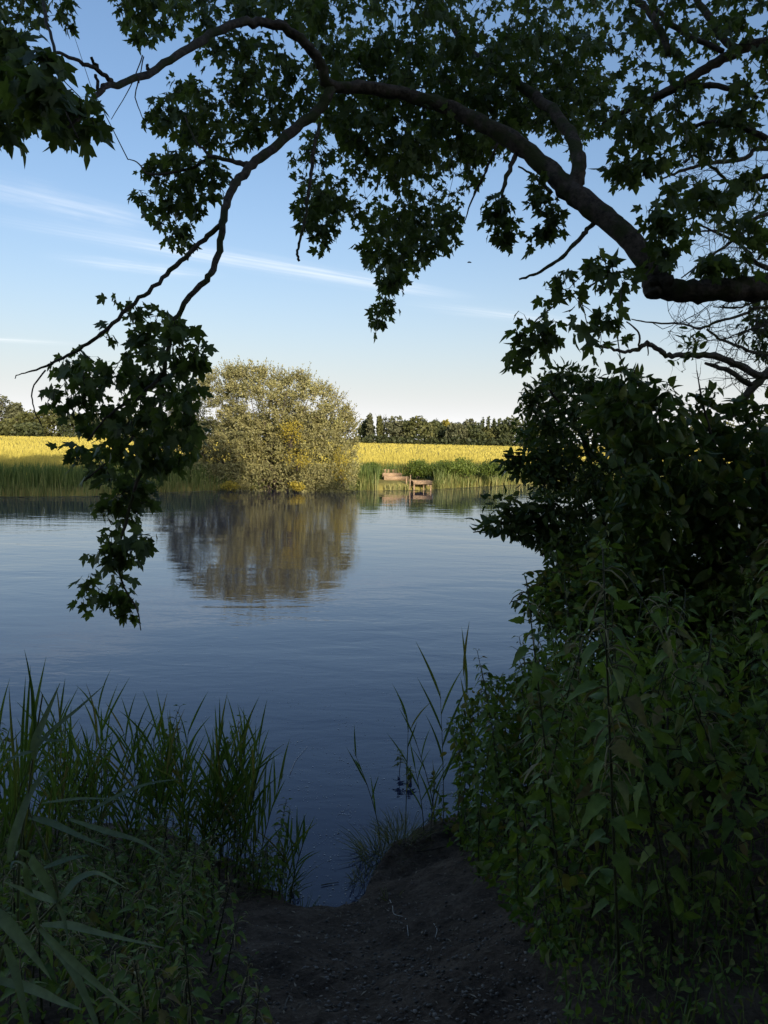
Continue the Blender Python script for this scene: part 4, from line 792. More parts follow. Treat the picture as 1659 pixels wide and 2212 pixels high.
# ------------------------------------------------------------------ shrubs on the right bank
def shrub(name, label, base_px, base_d, stems, fills, tmpl, mat, mat1, n_single, shell=None):
    b = at(*base_px, base_d); B = np.array([b[0], b[1], float(near_z(b[0], b[1])) - .05]); root = thing(name, label, 'shrub', tuple(B)); SKL = []
    for pts in stems:
        P, r = limb_pts(pts, 5); P = np.concatenate([[B + rng.standard_normal(3) * [.12, .12, 0]], P]); r = np.concatenate([[r[0] * 1.2], r]); a = Acc(); add_tube(a, P, r, 6, .06); o_ = obj('stem', a.data('stem', M_TWIG, True, B), root); WOOD.setdefault(root.name, []).append((o_, P)); SKL.append(P)
    f = Foliage(np.concatenate(SKL))
    for args in fills: f.fill(*args)
    f.build(root, B, tmpl, mat, mat1, M_TWIG, n_single)
    return root
shrub('blackthorn_shrub', 'dark overhanging shrub with small oval leaves leaning out over the water', (1350, 1330), 5.6,
      [[(1300, 1250, 5.6, 6), (1230, 1120, 5.6, 5), (1130, 1105, 5.4, 4), (1070, 1140, 5.3, 2.5), (1022, 1150, 5.3, 1.2)], [(1300, 1220, 5.7, 6), (1220, 1020, 5.7, 5), (1150, 990, 5.6, 3), (1085, 985, 5.5, 1.5)], [(1320, 1200, 5.8, 6), (1260, 950, 5.8, 5), (1200, 860, 5.8, 3), (1160, 810, 5.8, 1.5)],
       [(1340, 1200, 5.7, 6), (1350, 1000, 5.7, 5), (1340, 880, 5.7, 3)], [(1300, 1280, 5.4, 6), (1210, 1180, 5.3, 4), (1170, 1200, 5.2, 2)], [(1330, 1300, 5.2, 5), (1230, 1290, 5.0, 4), (1150, 1290, 4.9, 2), (1105, 1300, 4.9, 1)]],
      [([(1135, 850), (1180, 800), (1260, 800), (1330, 830), (1400, 900), (1420, 1200), (1300, 1300), (1200, 1190), (1150, 1000), (1125, 930)], 1900, 5.2, 6.2, .052, (3, 5), .3, .0018, .3, .06),
       ([(1080, 985), (1120, 970), (1200, 960), (1200, 1040), (1120, 1030), (1075, 1005)], 110, 5.3, 5.7, .055, (3, 5), .3, .0016, .3),
       ([(1050, 1075), (1120, 1080), (1200, 1090), (1200, 1190), (1130, 1165), (1070, 1140), (1020, 1150), (1040, 1130), (1090, 1120)], 170, 5.1, 5.5, .058, (3, 5), .35, .0016, .3),
       ([(1140, 1160), (1260, 1150), (1400, 1200), (1400, 1340), (1200, 1360), (1170, 1330), (1110, 1300), (1160, 1250), (1200, 1215)], 700, 4.7, 5.5, .055, (3, 5), .3, .0016, .3),
       ([(1128, 830), (1150, 840), (1165, 880), (1140, 900), (1125, 860)], 16, 5.6, 5.8, .04, (3, 4), .2, .0014, .0)],
      OVATE, M_SHRUB, M_SHRUB_O, 200)
shrub('dogwood_shrub', 'tall shrub with pointed leaves and upright shoots against the sky on the right', (1560, 1500), 4.6,
      [[(1560, 1300, 4.7, 7), (1480, 1100, 4.8, 5), (1400, 900, 4.9, 3), (1370, 800, 4.9, 1.2)], [(1580, 1300, 4.7, 7), (1560, 1050, 4.8, 5), (1520, 880, 4.9, 2.5), (1505, 800, 4.9, 1)], [(1640, 1300, 4.7, 7), (1650, 1050, 4.8, 5), (1640, 900, 4.9, 3)], [(1500, 1350, 4.6, 6), (1420, 1250, 4.5, 4), (1350, 1150, 4.5, 2)], [(1750, 1300, 4.7, 7), (1760, 1050, 4.8, 5), (1740, 900, 4.9, 3)]],
      [([(1280, 860), (1340, 850), (1420, 880), (1500, 900), (1600, 920), (1780, 900), (1800, 1500), (1350, 1450), (1300, 1150), (1330, 1000)], 2400, 4.2, 5.2, .085, (2, 4), .25, .002, .4, .06),
       ([(1300, 800), (1340, 790), (1420, 820), (1500, 840), (1580, 870), (1659, 870), (1659, 920), (1300, 880)], 130, 4.6, 5.2, .075, (2, 4), .4, .0018, .2),
       ([(1480, 740), (1500, 700), (1515, 740), (1500, 800), (1460, 830)], 14, 4.7, 4.9, .055, (2, 3), .2, .0016, -.2)],
      OVATE, M_DOG, M_SHRUB_O, 120)

shrub('hop_thicket', 'tangled leafy thicket filling the gap between the dark shrubs and the nettles on the right', (1450, 1650), 4.3,
      [[(1400, 1550, 4.5, 4), (1300, 1400, 4.6, 3), (1220, 1330, 4.7, 1.5)], [(1450, 1500, 4.4, 4), (1450, 1350, 4.5, 2), (1440, 1250, 4.5, 1)], [(1550, 1500, 4.3, 4), (1600, 1350, 4.3, 2), (1620, 1250, 4.3, 1)], [(1350, 1600, 4.4, 4), (1200, 1520, 4.6, 3), (1120, 1470, 4.7, 1.5)]],
      [([(1120, 1300), (1180, 1230), (1300, 1180), (1500, 1150), (1800, 1150), (1800, 1700), (1400, 1700), (1150, 1600), (1110, 1500), (1150, 1440), (1170, 1370)], 1900, 4.0, 4.9, .052, (3, 5), .3, .0018, .4, .06),
       ([(1010, 1500), (1120, 1440), (1250, 1500), (1300, 1700), (1100, 1720), (990, 1650), (985, 1560)], 420, 4.2, 4.7, .044, (3, 5), .3, .0016, .4, .05)],
      OVATE, M_NETTLE, M_NETTLE_O, 60)
# ------------------------------------------------------------------ nettles
def nettle_template(H, seed):
    st = Acc(); K = max(7, int(H / (.05 if H > .6 else .042))); lean = rng.uniform(-.16, .16, 2) * H
    pts = np.array([[lean[0] * t ** 2, lean[1] * t ** 2, H * t] for t in np.linspace(0, 1, 7)]); add_tube(st, pts, np.linspace(.0045, .0018, 7), 5)
    M, P, Z = [], [], []; fl = Acc(); a0 = rng.uniform(0, 6.28)
    for k in range(1, K + 1):
        t = k / K; z = H * (.12 + .88 * t); ln = (.071 if t < .75 else .071 - .046 * (t - .75) / .25) * (.8 if H < .6 else 1) * (.65 + .35 * min(1, t * 3)) * rng.uniform(.85, 1.15)
        c = np.array([lean[0] * t ** 2, lean[1] * t ** 2, z])
        for sgn in (0, 1):
            a = a0 + k * 1.5708 + sgn * math.pi + rng.uniform(-.3, .3); out = np.array([math.cos(a), math.sin(a), 0]); el = rng.uniform(-.55, .25) + .5 * max(0, t - .8) / .2
            tip = unit(out + np.array([0, 0, el])); b = c + unit(out + np.array([0, 0, .45])) * .022; add_tube(st, [c, b], [.0014, .001], 3, cap=False)
            M.append(frames(tip, np.array([0, 0, 1.0]) + rng.standard_normal(3) * .4)); P.append(b); Z.append(ln)
            if .45 < t < .97 and rng.random() < .75:
                for j in range(2):
                    o = unit(out + rng.standard_normal(3) * .5); q = np.array([c, c + o * .02 + [0, 0, .006], c + o * .045 + [0, 0, -.004], c + o * .06 + [0, 0, -.022]]); add_tube(fl, q, [.0012, .0022, .002, .001], 4, .3, rng.random(), cap=False)
    return dict(stem=st.data('stem', M_NSTEM), M=np.array(M), P=np.array(P), Z=np.array(Z), flowers=fl.data('catkins', M_NFLOWER) if fl.n else None)
NT = []
for i, H in enumerate((1.05, .95, .85, 1.1, .75, .5, .42, .36)):
    t = nettle_template(H, i); a = Acc(); scatter(a, NETTLE[0], NETTLE[1], t['M'], t['P'], t['Z'], np.clip(.45 + .22 * rng.standard_normal(len(t['P'])), 0, 1)); t['foliage'] = a.data('foliage', M_NETTLE, True); t['H'] = H; NT.append(t)
NLEAF = mesh_data('leaf', NETTLE[0], NETTLE[1], M_NETTLE_O, True)
def nettle(loc, ti, scale, label, group, single=False, tilt=.16, flowers=True):
    t = NT[ti]; o = thing('nettle_plant', label, 'nettle', tuple(loc), (rng.uniform(-tilt, tilt), rng.uniform(-tilt, tilt), rng.uniform(0, 6.28)), (scale,) * 3, group)
    obj('stem', t['stem'], o)
    if single:
        for M, P, Z in zip(t['M'], t['P'], t['Z']):
            q = obj('leaf', NLEAF, o); q.matrix_local = Matrix.Translation(Vector(P)) @ Matrix(M.tolist()).to_4x4() @ Matrix.Scale(float(Z), 4)
    else: obj('foliage', t['foliage'], o, kind='stuff')
    if t['flowers'] and flowers: obj('catkins', t['flowers'], o, kind='stuff')
    return o
PATH = [(505, 2400), (490, 2120), (470, 2000), (425, 1905), (420, 1870), (480, 1900), (560, 1950), (680, 1950), (760, 1905), (780, 1840), (880, 1785), (930, 1775), (985, 1835), (1035, 1900), (1085, 1965), (1130, 2030), (1155, 2100), (1200, 2180), (1230, 2400)]
def spots(n, xr, yr, test, mind=.07):
    out = []; m = 9000; X_ = rng.uniform(*xr, m); Y_ = rng.uniform(*yr, m); Z_ = near_z(X_, Y_); px_, py_, d_ = project(np.c_[X_, Y_, Z_])
    ok = (Y_ <= near_y(X_) - .03) & (d_ > .6) & ~inpoly(px_, py_, PATH)
    for i in np.nonzero(ok)[0]:
        if len(out) >= n: break
        x, y, px, py, d = X_[i], Y_[i], px_[i], py_[i], d_[i]
        if test(px, py, d, x, y) and not any((x - a) ** 2 + (y - b) ** 2 < mind ** 2 for a, b, *_ in out): out.append((x, y, float(Z_[i]), px, py, d))
    return out
R_ = spots(190, (.15, 3.6), (1.9, 5.9), lambda px, py, d, x, y: px > 860 and px < 1900 and py < 2130 and d < 5.4 + x and (py < 1560 + 1.25 * (px - 700)))
R_.sort(key=lambda s: s[5])
inview = [s for s in R_ if 900 < s[3] < 1650]; near12 = set(id(s) for s in inview[:12])
for s in R_:
    edge = np.clip((s[3] - 900 - max(0, (s[4] - 1800)) * .75) / 170, 0, 1); ti = int(rng.integers(0, 5)); sc = (.42 + .60 * edge) * rng.uniform(.85, 1.15)
    lab = ('front nettle with large toothed leaves closest to the viewpoint on the right bank' if id(s) in near12 else 'short nettle at the edge of the path on the right bank' if edge < .45 else 'nettle rising against the water at the back of the right bank stand' if s[5] > 4.0 and s[3] < 1300
           else 'nettle below the dark shrubs towards the right picture edge' if s[3] > 1420 else 'nettle in the middle of the dense stand on the right bank')
    nettle(s[:3], ti, sc, lab, 'nettles on the right bank', id(s) in near12, flowers=rng.random() < .3)
L_ = spots(150, (-2.6, -.25), (1.55, 3.9), lambda px, py, d, x, y: px < 640 and py > 1760 and px > -160)
L_.sort(key=lambda s: s[5]); nearL = set(id(s) for s in [q for q in L_ if q[3] > 150][:6])
for s in L_:
    ti = int(rng.integers(4, 8)); sc = rng.uniform(.6, .95)
    if ti == 4: sc *= .7
    nettle(s[:3], ti, sc, 'low nettle with pale catkins at the front of the left bank' if id(s) in nearL else ('low nettle bordering the earth path on the left bank' if s[3] > 380 else 'low flowering nettle under the reeds on the left bank' if s[5] > 3.0 else 'low flowering nettle under the broad grey-green reed blades on the left bank'), 'nettles on the left bank', id(s) in nearL)
for px, py, sc in ((590, 1850, .75), (625, 1880, .7), (560, 1860, .85), (640, 1900, .5), (510, 1850, .8), (480, 1830, .8), (455, 1850, .7), (610, 1905, .5), (540, 1890, .6)):
    p = at_z(px, py, .12); p[2] = near_z(p[0], p[1]); nettle(p, int(rng.integers(4, 8)), sc * 1.1, 'bushy nettle on the little point of the left bank at the water', 'nettles on the left point')
for s in spots(16, (-2.4, -.9), (3.2, 4.4), lambda px, py, d, x, y: 40 < px < 440 and py < 1850, .16):
    nettle(s[:3], int(rng.integers(1, 5)), rng.uniform(.55, .8), 'taller leafy weed standing among the reeds of the wide left clump', 'leafy weeds among the reeds')
# broad-leaved bramble-like growth that closes the right bank between the nettle stems
B = np.array([1.35, 3.6, float(near_z(1.35, 3.6)) - .05]); bt = thing('bramble_thicket', 'dense low thicket of broad leaves between the nettles on the slope of the right bank', 'thicket', tuple(B)); SKB = []
for k in range(9):
    x1, y1 = rng.uniform(.5, 2.6), rng.uniform(2.3, 4.8); e = np.array([x1, y1, float(near_z(x1, y1)) + rng.uniform(.3, .7)]); P = spline([B, (B + e) / 2 + np.array([0, 0, rng.uniform(.2, .5)]), e], 6); a = Acc(); add_tube(a, P, np.linspace(.008, .003, len(P)), 6); o_ = obj('stem', a.data('stem', M_TWIG, True, B), bt); WOOD.setdefault(bt.name, []).append((o_, P)); SKB.append(P)
fb_ = Foliage(np.concatenate(SKB)); x = rng.uniform(.25, 3.2, 9000); y = rng.uniform(1.9, 5.4, 9000); ok = y < near_y(x) - .05; x, y = x[ok], y[ok]; g = near_z(x, y); px, py, d = project(np.c_[x, y, g]); edge = np.clip((px - 930 - np.maximum(0, py - 1800) * .72) / 260, 0, 1)
ok = (~inpoly(px, py, PATH)) & (px > 930) & (px < 1760) & (py < 2120) & (edge > 0); x, y, g, edge = x[ok][:1700], y[ok][:1700], g[ok][:1700], edge[ok][:1700]
fb_.add_nodes(np.c_[x, y, g + rng.random(len(x)) ** .7 * (.12 + .75 * edge)], .047, (2, 4), .0015, .55, .05); fb_.build(bt, B, OVATE, M_NETTLE, M_NETTLE_O, M_TWIG, 150)
# ------------------------------------------------------------------ reeds
BL = []
for k, (dr, cv) in enumerate(((.10, .0), (.30, .04), (.55, -.03), (.05, .02))):
    ts = np.linspace(0, 1, 8); ws = np.array([.35, .8, 1, .98, .85, .62, .34, .02]) * .5; V = []; F = []
    for i, (t, w) in enumerate(zip(ts, ws)):
        z = -dr * t ** 2.4; V += [(-w + cv * 0, t, z + .22 * w), (0, t, z), (w, t, z + .22 * w)]
        if i: b = 3 * i; F += [(b - 3, b - 2, b + 1, b), (b - 2, b - 1, b + 2, b + 1)]
    BL.append(mesh_data('leaf', np.array(V), np.array(F), M_REED, True))
a = Acc(); add_tube(a, [(0, 0, 0), (0, 0, .35), (.004, 0, .7), (.012, 0, 1.0)], [1, .9, .7, .35], 6)
def stem_mesh(P, r): q = Acc(); add_tube(q, P, r, 5); return q.data('stem', M_REEDSTEM, True)
def reed(base, H, lean, az, label, group, nb=8, blade=.32, wid=.0115, name='reed'):
    o = thing(name, label, 'reed', tuple(base), (0, 0, 0), (1, 1, 1), group); L = np.array([math.cos(az), math.sin(az), 0]) * lean * H
    t_ = np.linspace(0, 1, 7)[:, None]; P = L * t_ ** 1.6 + np.array([0, 0, 1]) * H * t_ * .93; obj('stem', stem_mesh(P, np.linspace(.0034, .0014, 7)), o)
    a0 = rng.uniform(0, 6.28)
    for k in range(nb):
        t = .28 + .72 * (k + .5) / nb; c = L * t ** 1.6 + np.array([0, 0, H * t * .93]); an = a0 + k * math.pi + rng.uniform(-.6, .6)
        el = rng.uniform(.85, 1.3) if t < .85 else rng.uniform(1.15, 1.5); out = np.array([math.cos(an) * math.cos(el), math.sin(an) * math.cos(el), math.sin(el)]); M = frames(unit(out + L * .4 / max(H, .1)), np.array([-math.cos(an), -math.sin(an), .5]) + rng.standard_normal(3) * .3)
        ln = blade * rng.uniform(.7, 1.2) * (1 - .35 * abs(t - .65)); w = wid * rng.uniform(.8, 1.2)
        q = obj('leaf', BL[int(rng.integers(0, 4))], o); q.matrix_local = Matrix.Translation(Vector(c)) @ Matrix(M.tolist()).to_4x4() @ Matrix.Diagonal((w, ln, ln * .28, 1))
    return o
def reed_at(px, d, H, lean, az, label, group, **k):
    x = (px - W0 / 2) / FPX * d; y = d; z = max(0., float(near_z(x, y))) - .02; return reed((x, y, z), H, lean, az, label, group, **k)
for i in range(46): reed_at(rng.uniform(60, 400), rng.uniform(3.6, 4.6), rng.uniform(.35, .85), rng.uniform(0, .32), rng.uniform(0, 6.28), 'green reed in the wide clump at the left water edge', 'reeds of the wide left clump')
for i in range(25): reed_at(rng.uniform(425, 560), rng.uniform(3.75, 4.3), rng.uniform(.5, .9), rng.uniform(.05, .22), rng.uniform(-.9, .6), 'green reed in the leaning clump nearest the open water gap', 'reeds of the leaning clump')
for i in range(5): reed_at(rng.uniform(590, 650), rng.uniform(3.7, 3.9), rng.uniform(.3, .5), .2, rng.uniform(-.6, .6), 'short bright reed shoot on the little point of the left bank', 'reed shoots on the left point', nb=5, blade=.24)
for i in range(10): reed_at(rng.uniform(-120, 90), rng.uniform(2.9, 4.0), rng.uniform(.5, .85), rng.uniform(0, .3), rng.uniform(0, 6.28), 'tall reed crossing the left picture edge', 'reeds at the left picture edge', blade=.45)
for px, d, H, ln, az, nb, lab in ((838, 4.55, .62, .35, 2.6, 5, 'lone leaning reed rising from the water in the gap'), (893, 4.75, .75, .05, 1.5, 5, 'lone upright thin reed in the water beside the leaning one'), (978, 4.7, .92, .10, 2.0, 6, 'reed with a long upright blade at the left edge of the nettle stand'),
                                  (1050, 4.9, 1.05, .12, 2.6, 6, 'tallest reed standing out of the nettle stand on the right bank'), (960, 4.6, .8, .3, 2.8, 6, 'reed bending left over the water from the right bank'), (935, 4.5, .45, .2, 2.4, 5, 'short reed in the shallow water by the grass tuft'), (950, 4.4, .4, .1, 1.2, 4, 'short pale reed next to the grass tuft')):
    reed_at(px, d, H, ln, az, lab, None, nb=nb, blade=.40 if H > .9 else .27, wid=.018 if H > .9 else .010)
# broad grey-green reeds close to the camera on the left, blades traced one by one
def ribbon(P, w, up):
    Q = spline(P, 6); n = len(Q); T = unit(np.gradient(Q, axis=0)); S_ = unit(np.cross(T, up)); t = np.linspace(0, 1, n); prof = np.minimum(1, .45 + t * 2.2) * np.clip((1 - t) * 1.7, .02, 1) ** .8 * w * .5
    Nn = np.cross(S_, T); V = np.stack([Q - S_ * prof[:, None] + Nn * prof[:, None] * .25, Q, Q + S_ * prof[:, None] + Nn * prof[:, None] * .25], 1).reshape(-1, 3); i = np.arange(n - 1)[:, None] * 3
    F = np.concatenate([np.stack([i + 0, i + 1, i + 4, i + 3], -1).reshape(-1, 4), np.stack([i + 1, i + 2, i + 5, i + 4], -1).reshape(-1, 4)]); return V, F
def hero(label, base, stem, blades_):
    b = at(*base); B = np.array([b[0], b[1], float(near_z(b[0], b[1])) - .03]); o = thing('broad_reed', label, 'reed', tuple(B), group='broad reeds close to the viewpoint')
    SP = np.array([B] + [at(*p) for p in stem]); q = Acc(); Z = spline(SP, 5); add_tube(q, Z, np.linspace(.0042, .002, len(Z)), 6); obj('stem', q.data('stem', M_REEDSTEM, True, B), o)
    for pts, w in blades_:
        V, F = ribbon([at(*p) for p in pts], w * .8, np.array([rng.uniform(-.25, .25), -.55, .8])); obj('leaf', mesh_data('leaf', V - B, F, M_BROAD, True), o)
hero('large grey-green reed with arching blades filling the lower left corner', (-120, 2400, 1.3), [(0, 2080, 1.34), (60, 2015, 1.36), (123, 1949, 1.36)],
     [([(123, 1949, 1.36), (96, 1898, 1.36), (64, 1856, 1.34), (42, 1838, 1.30), (34, 1850, 1.27)], .020), ([(123, 1949, 1.36), (141, 1930, 1.36), (166, 1901, 1.38), (202, 1886, 1.4), (230, 1894, 1.42), (275, 1920, 1.44)], .016), ([(123, 1949, 1.36), (70, 1930, 1.33), (6, 1904, 1.3)], .016), ([(123, 1952, 1.36), (138, 1984, 1.36), (149, 2042, 1.34)], .009),
      ([(83, 2005, 1.35), (64, 1930, 1.33), (54, 1875, 1.31), (30, 1862, 1.28), (22, 1880, 1.26)], .014), ([(90, 1998, 1.35), (154, 2000, 1.38), (224, 2018, 1.4), (358, 2048, 1.45)], .018), ([(85, 2005, 1.35), (128, 2054, 1.35), (166, 2112, 1.34), (208, 2211, 1.32), (225, 2260, 1.3)], .019)])
hero('grey-green reed blades sweeping across the bottom left corner', (-200, 2500, 1.2), [(-60, 2200, 1.2), (-30, 2060, 1.22)],
     [([(-30, 1970, 1.2), (0, 1981, 1.2), (38, 2022, 1.21), (77, 2070, 1.22), (112, 2118, 1.23)], .024), ([(10, 2040, 1.2), (26, 2077, 1.2), (42, 2131, 1.19), (58, 2211, 1.18), (66, 2280, 1.17)], .016), ([(-40, 2110, 1.2), (64, 2135, 1.22), (134, 2166, 1.25), (180, 2182, 1.26)], .018), ([(110, 2030, 1.3), (160, 2080, 1.31), (224, 2138, 1.32), (307, 2205, 1.33)], .016)])
hero('reed with long straight blades standing at the left picture edge', (40, 2150, 2.0), [(40, 1900, 2.05), (62, 1707, 2.1), (80, 1577, 2.12), (92, 1500, 2.12)],
     [([(20, 1860, 2.05), (34, 1800, 2.06), (70, 1707, 2.1), (125, 1640, 2.15)], .034), ([(74, 1640, 2.1), (78, 1600, 2.1), (100, 1545, 2.12), (130, 1475, 2.15)], .03), ([(74, 1622, 2.1), (110, 1580, 2.12), (170, 1530, 2.15), (225, 1480, 2.2)], .018), ([(75, 1622, 2.1), (40, 1632, 2.08), (-20, 1660, 2.05)], .016), ([(80, 1590, 2.1), (110, 1600, 2.1), (150, 1597, 2.1)], .013)])
hero('reed with drooping pale blades above the left nettles', (150, 2120, 2.2), [(120, 1900, 2.25), (70, 1770, 2.3), (60, 1740, 2.3)],
     [([(62, 1765, 2.3), (110, 1778, 2.3), (170, 1805, 2.28), (240, 1835, 2.26)], .026), ([(150, 1770, 2.4), (232, 1797, 2.4), (300, 1817, 2.4), (365, 1856, 2.38)], .022), ([(90, 1735, 2.35), (180, 1725, 2.4), (285, 1728, 2.5)], .012), ([(180, 1760, 2.5), (260, 1717, 2.55), (325, 1692, 2.6), (395, 1682, 2.65)], .018), ([(95, 1875, 2.2), (150, 1855, 2.22), (195, 1847, 2.25)], .022)])

# ------------------------------------------------------------------ grass tufts, ground cover, stones, litter
def tuft(px, py, n, h, r, label, mat=M_PALEGRASS, z=None):
    p = at_z(px, py, .15) if z is None else at_z(px, py, z); B = np.array([p[0], p[1], max(0, float(near_z(p[0], p[1])))]); an = rng.uniform(0, 6.28, n); rr = r * np.sqrt(rng.random(n)); P = np.c_[rr * np.cos(an), rr * np.sin(an), np.zeros(n)]
    a = Acc()
    for i in range(n):
        o = unit(np.array([math.cos(an[i]), math.sin(an[i]), 0]) * rng.uniform(.2, 1.1) + rng.standard_normal(3) * .3 + np.array([0, 0, .9])); L_ = h * rng.uniform(.5, 1.2); w = .0035
        s_ = unit(np.cross(o, rng.standard_normal(3))); p0 = P[i]; p1 = p0 + o * L_ * .5; p2 = p0 + o * L_ * .85 + np.array([o[0], o[1], -.35]) * L_ * .18; a.add([p0 - s_ * w / 2, p0 + s_ * w / 2, p1 + s_ * w / 2, p1 - s_ * w / 2, p2], [(0, 1, 2), (0, 2, 3), (3, 2, 4)], rng.random())
    o = obj('grass_tuft', a.data('grass_tuft', mat), None, tuple(B)); tag(o, label, 'grass tuft', 'grass tufts'); return o
tuft(835, 1800, 240, .24, .16, 'pale grass tuft hanging over the water on the right of the gap'); tuft(870, 1790, 150, .20, .12, 'pale grass tuft nearer the nettles on the right of the gap'); tuft(790, 1850, 60, .12, .08, 'small grass tuft low on the bank edge right of the gap')
tuft(600, 1935, 90, .22, .10, 'grass tuft at the water edge left of the gap', M_GRASS); tuft(650, 1945, 50, .14, .06, 'tiny grass tuft at the tip of the left point', M_GRASS); tuft(505, 1985, 40, .10, .08, 'sparse dry grass tuft on the path beside the left nettles'); tuft(840, 2010, 16, .07, .05, 'few thin grass blades lying on the open path'); tuft(1080, 2040, 60, .12, .10, 'grass tuft at the right path edge', M_GRASS)
def ground_cover(name, label, n, xr, yr, test, tmpl, size, mat, lift=.05):
    x = rng.uniform(*xr, n); y = rng.uniform(*yr, n); k = y < near_y(x) - .02; x, y = x[k], y[k]; z = near_z(x, y); px, py, d = project(np.c_[x, y, z]); k = (~inpoly(px, py, PATH)) & test(px, py) & (d > .5); P = np.c_[x, y, z + rng.random(len(x)) * lift][k]; n = len(P)
    a = Acc(); scatter(a, tmpl[0], tmpl[1], frames(rng.standard_normal((n, 3)) + np.array([0, 0, .3]), rng.standard_normal((n, 3)) * .6 + np.array([0, 0, 1])), P, size * rng.uniform(.6, 1.3, n), rng.random(n)); o = obj(name, a.data(name, mat)); return tag(o, label, 'ground cover', kind='stuff')
ROUND = fan([(0, 0), (.3, -.08), (.5, .15), (.5, .5), (.3, .85), (0, .95), (-.3, .85), (-.5, .5), (-.5, .15), (-.3, -.08)], (0, .4), .15, .1)
ground_cover('ground_ivy', 'carpet of small round leaves along the right edge of the path', 6500, (.1, 1.6), (2.2, 4.7), lambda px, py: (px > 900) & (px - .62 * (py - 1780) < 1110), ROUND, .021, M_NETTLE, .10)
ground_cover('low_herbs', 'dark low weeds and grass in the bottom right corner', 9000, (.3, 2.6), (1.5, 3.2), lambda px, py: (px > 1100) & (py > 1950), OVATE, .022, M_NETTLE, .12)
ground_cover('low_herbs', 'low weeds under the nettles on the left bank', 8000, (-2.8, -.3), (1.5, 4.4), lambda px, py: px < 700, OVATE, .028, M_NETTLE, .14)
x = rng.uniform(.3, 2.4, 1500); y = rng.uniform(1.5, 2.9, 1500); z = near_z(x, y); px, py, d = project(np.c_[x, y, z]); k = ~inpoly(px, py, PATH) & (px > 1120); n = int(k.sum()); v, q, t, hg = blades(None, n, np.c_[x, y, z][k], rng.uniform(.08, .2, n), .004, .6, .2)
tag(obj('bank_grass', mesh_data('bank_grass', v, [q, t], M_GRASS, False, {'rnd': np.repeat(rng.random(n), 5)})), 'short dark grass in the bottom right corner beside the path', 'grass', kind='stuff')
ICO = (np.array([(0, 0, 1), (.9, 0, .35), (.28, .85, .3), (-.73, .53, .35), (-.73, -.53, .3), (.28, -.85, .35), (0, 0, -.5)], float) * .5, np.array([(0, 1, 2), (0, 2, 3), (0, 3, 4), (0, 4, 5), (0, 5, 1), (6, 2, 1), (6, 3, 2), (6, 4, 3), (6, 5, 4), (6, 1, 5)]))
n = 17000; x = rng.uniform(-.9, 1.3, n); y = rng.uniform(1.5, 4.2, n); k = (y < near_y(x) - .04); x, y = x[k], y[k]; px, py, d = project(np.c_[x, y, near_z(x, y)]); dens = np.clip((py - 1930) / 200, .05, 1) * (.4 + .6 * (px > 700)); k = inpoly(px, py, PATH) & (rng.random(len(x)) < dens); x, y = x[k], y[k]; n = len(x)
a = Acc(); sz = .004 + .014 * rng.random(n) ** 2.6; scatter(a, ICO[0] * np.array([1.2, 1, .7]), ICO[1], frames(np.c_[rng.standard_normal((n, 2)), np.zeros(n)], np.array([0, 0, 1.0]) + .2 * rng.standard_normal((n, 3))), np.c_[x, y, near_z(x, y) + sz * .1], sz, rng.random(n) ** 1.5)
tag(obj('gravel', a.data('gravel', M_PEBBLE, True)), 'small stones and grit strewn over the earth path', 'gravel', kind='stuff')
n = 3500; x = rng.uniform(-.9, 1.4, n); y = rng.uniform(1.5, 4.3, n); k = (y < near_y(x) - .03); x, y = x[k], y[k]; px, py, d = project(np.c_[x, y, near_z(x, y)]); k = inpoly(px, py, PATH); x, y = x[k], y[k]; n = len(x)
a = Acc(); scatter(a, WILLOW[0] * np.array([1.0, 1, .8]), WILLOW[1], frames(np.c_[rng.standard_normal((n, 2)), .1 * rng.standard_normal(n)], np.array([0, 0, 1.0]) + .3 * rng.standard_normal((n, 3))), np.c_[x, y, near_z(x, y) + .004], .006 + .022 * rng.random(n) ** 2.5, rng.random(n) ** 1.8)
tag(obj('leaf_litter', a.data('leaf_litter', M_LITTER)), 'dry leaf scraps and chaff lying on the earth path', 'litter', kind='stuff')
def straw(pts, r, label, name='straw', mat=M_STRAW):
    P = np.array([at_z(x, y, .5) for x, y in pts]); 
    for i in range(len(P)):
        for _ in range(6): zz = float(near_z(P[i][0], P[i][1])); P[i] = at_z(pts[i][0], pts[i][1], max(zz, .002) + r + .002)
    a = Acc(); Q = spline(P, 4); add_tube(a, Q, np.linspace(r, r * .6, len(Q)), 5); o = obj(name, a.data(name, mat, True, P[0]), None, tuple(P[0])); tag(o, label, name, 'straws and sticks on the ground')
straw([(842, 1944), (848, 1958), (851, 1974), (872, 1980)], .0016, 'bent pale straw lying in the middle of the path'); straw([(876, 1984), (880, 2002), (882, 2022)], .0016, 'short straight pale straw just below the bent one'); straw([(937, 1995), (944, 2008), (940, 2025)], .0015, 'curved dry stalk on the path right of the pale straws')
straw([(613, 2183), (620, 2160), (625, 2150)], .003, 'small stick standing proud on the path near the left nettles', 'stick', M_DEAD); straw([(626, 1672), (640, 1640), (664, 1612)], .002, 'thin curved straw floating on the water left of the gap'); straw([(694, 1912), (715, 1908), (732, 1906)], .003, 'short pale stick floating at the water edge', 'stick', M_DEAD)
straw([(900, 1840), (930, 1836), (965, 1828)], .003, 'dark twig on the mound of the right bank', 'stick', M_TWIG)
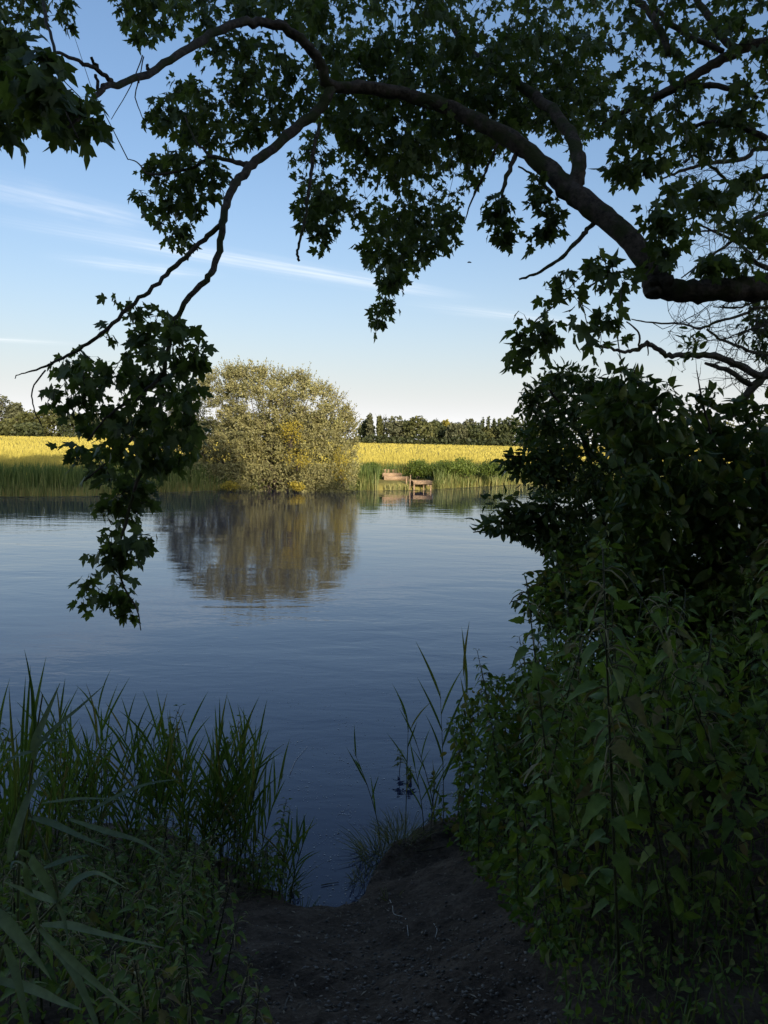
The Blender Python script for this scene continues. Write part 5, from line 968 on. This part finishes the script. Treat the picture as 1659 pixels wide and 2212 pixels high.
# fluff and pollen floating on the near water
n = 5200; px = rng.normal(760, 260, n); py = rng.uniform(1380, 1950, n) ; k = rng.random(n) < np.clip((py - 1350) / 350, .06, 1); px, py = px[k], py[k]; P = np.array([at_z(a_, b_, .003) for a_, b_ in zip(px, py)]); P[:, :2] += .12 * np.c_[vnoise(P[:, 0], P[:, 1], 4, 1), vnoise(P[:, 0], P[:, 1], 4, 5)]
k = (P[:, 1] > near_y(P[:, 0]) + .02); P = P[k]; n = len(P); a = Acc(); scatter(a, np.array([(-.5, -.5, 0), (.5, -.4, 0), (.6, .5, 0), (-.4, .4, .0)]), np.array([(0, 1, 2, 3)]), frames(np.c_[rng.standard_normal((n, 2)), np.zeros(n)], np.tile([0, 0, 1.0], (n, 1))), P, .0025 + .008 * rng.random(n) ** 4, rng.random(n))
tag(obj('pollen', a.data('pollen', M_SPECK)), 'white fluff and pollen specks floating on the near water', 'fluff', kind='stuff')
# weeds rooted in the shallows
M_WEED = leaf_mat('water_weed_leaf', [(.12, .15, .03), (.17, .20, .04)], .4, .5)
for px, py, H, lab in ((862, 1668, .20, 'yellow-green weed sprouting from the water beside the leaning reed'), (885, 1690, .14, 'smaller yellow-green weed in the water right of the taller one'), (935, 1730, .24, 'weed at the foot of the right bank in the shallow water')):
    p = at_z(px, py, 0); o = thing('water_weed', lab, 'plant', (p[0], p[1], -.02)); st = Acc(); lf = Acc(); add_tube(st, [(0, 0, 0), (.01, 0, H * .5), (0, 0, H)], [.003, .0025, .001], 5); m = 16; t = rng.uniform(.35, 1, m); an = rng.uniform(0, 6.28, m)
    scatter(lf, NETTLE[0], NETTLE[1], frames(np.c_[np.cos(an), np.sin(an), rng.uniform(-.2, .6, m)], np.tile([0, 0, 1.0], (m, 1)) + .2 * rng.standard_normal((m, 3))), np.c_[np.zeros((m, 2)), H * t], rng.uniform(.035, .06, m), rng.random(m)); obj('stem', st.data('stem', M_NSTEM), o); obj('foliage', lf.data('foliage', M_WEED), o, kind='stuff')
# the fly hovering in the gap under the boughs
p = at(1014, 567, 2.2); o = thing('insect', 'small dark fly hovering against the sky below the maple boughs', 'insect', tuple(p)); a = Acc(); add_tube(a, [(-.006, 0, 0), (-.003, 0, .0005), (0, 0, .001), (.004, 0, .0003), (.006, 0, 0)], [.0008, .0018, .0022, .0016, .0006], 6); obj('body', a.data('body', M_TWIG, True), o)
for s_ in (-1, 1): a = Acc(); scatter(a, OVATE[0], OVATE[1], frames(np.array([[-.3, s_, .3]]), np.array([[0, 0, 1.0]])), np.zeros((1, 3)), np.array([.010]), np.array([.5])); obj('wing', a.data('wing', M_PALEGRASS), o)
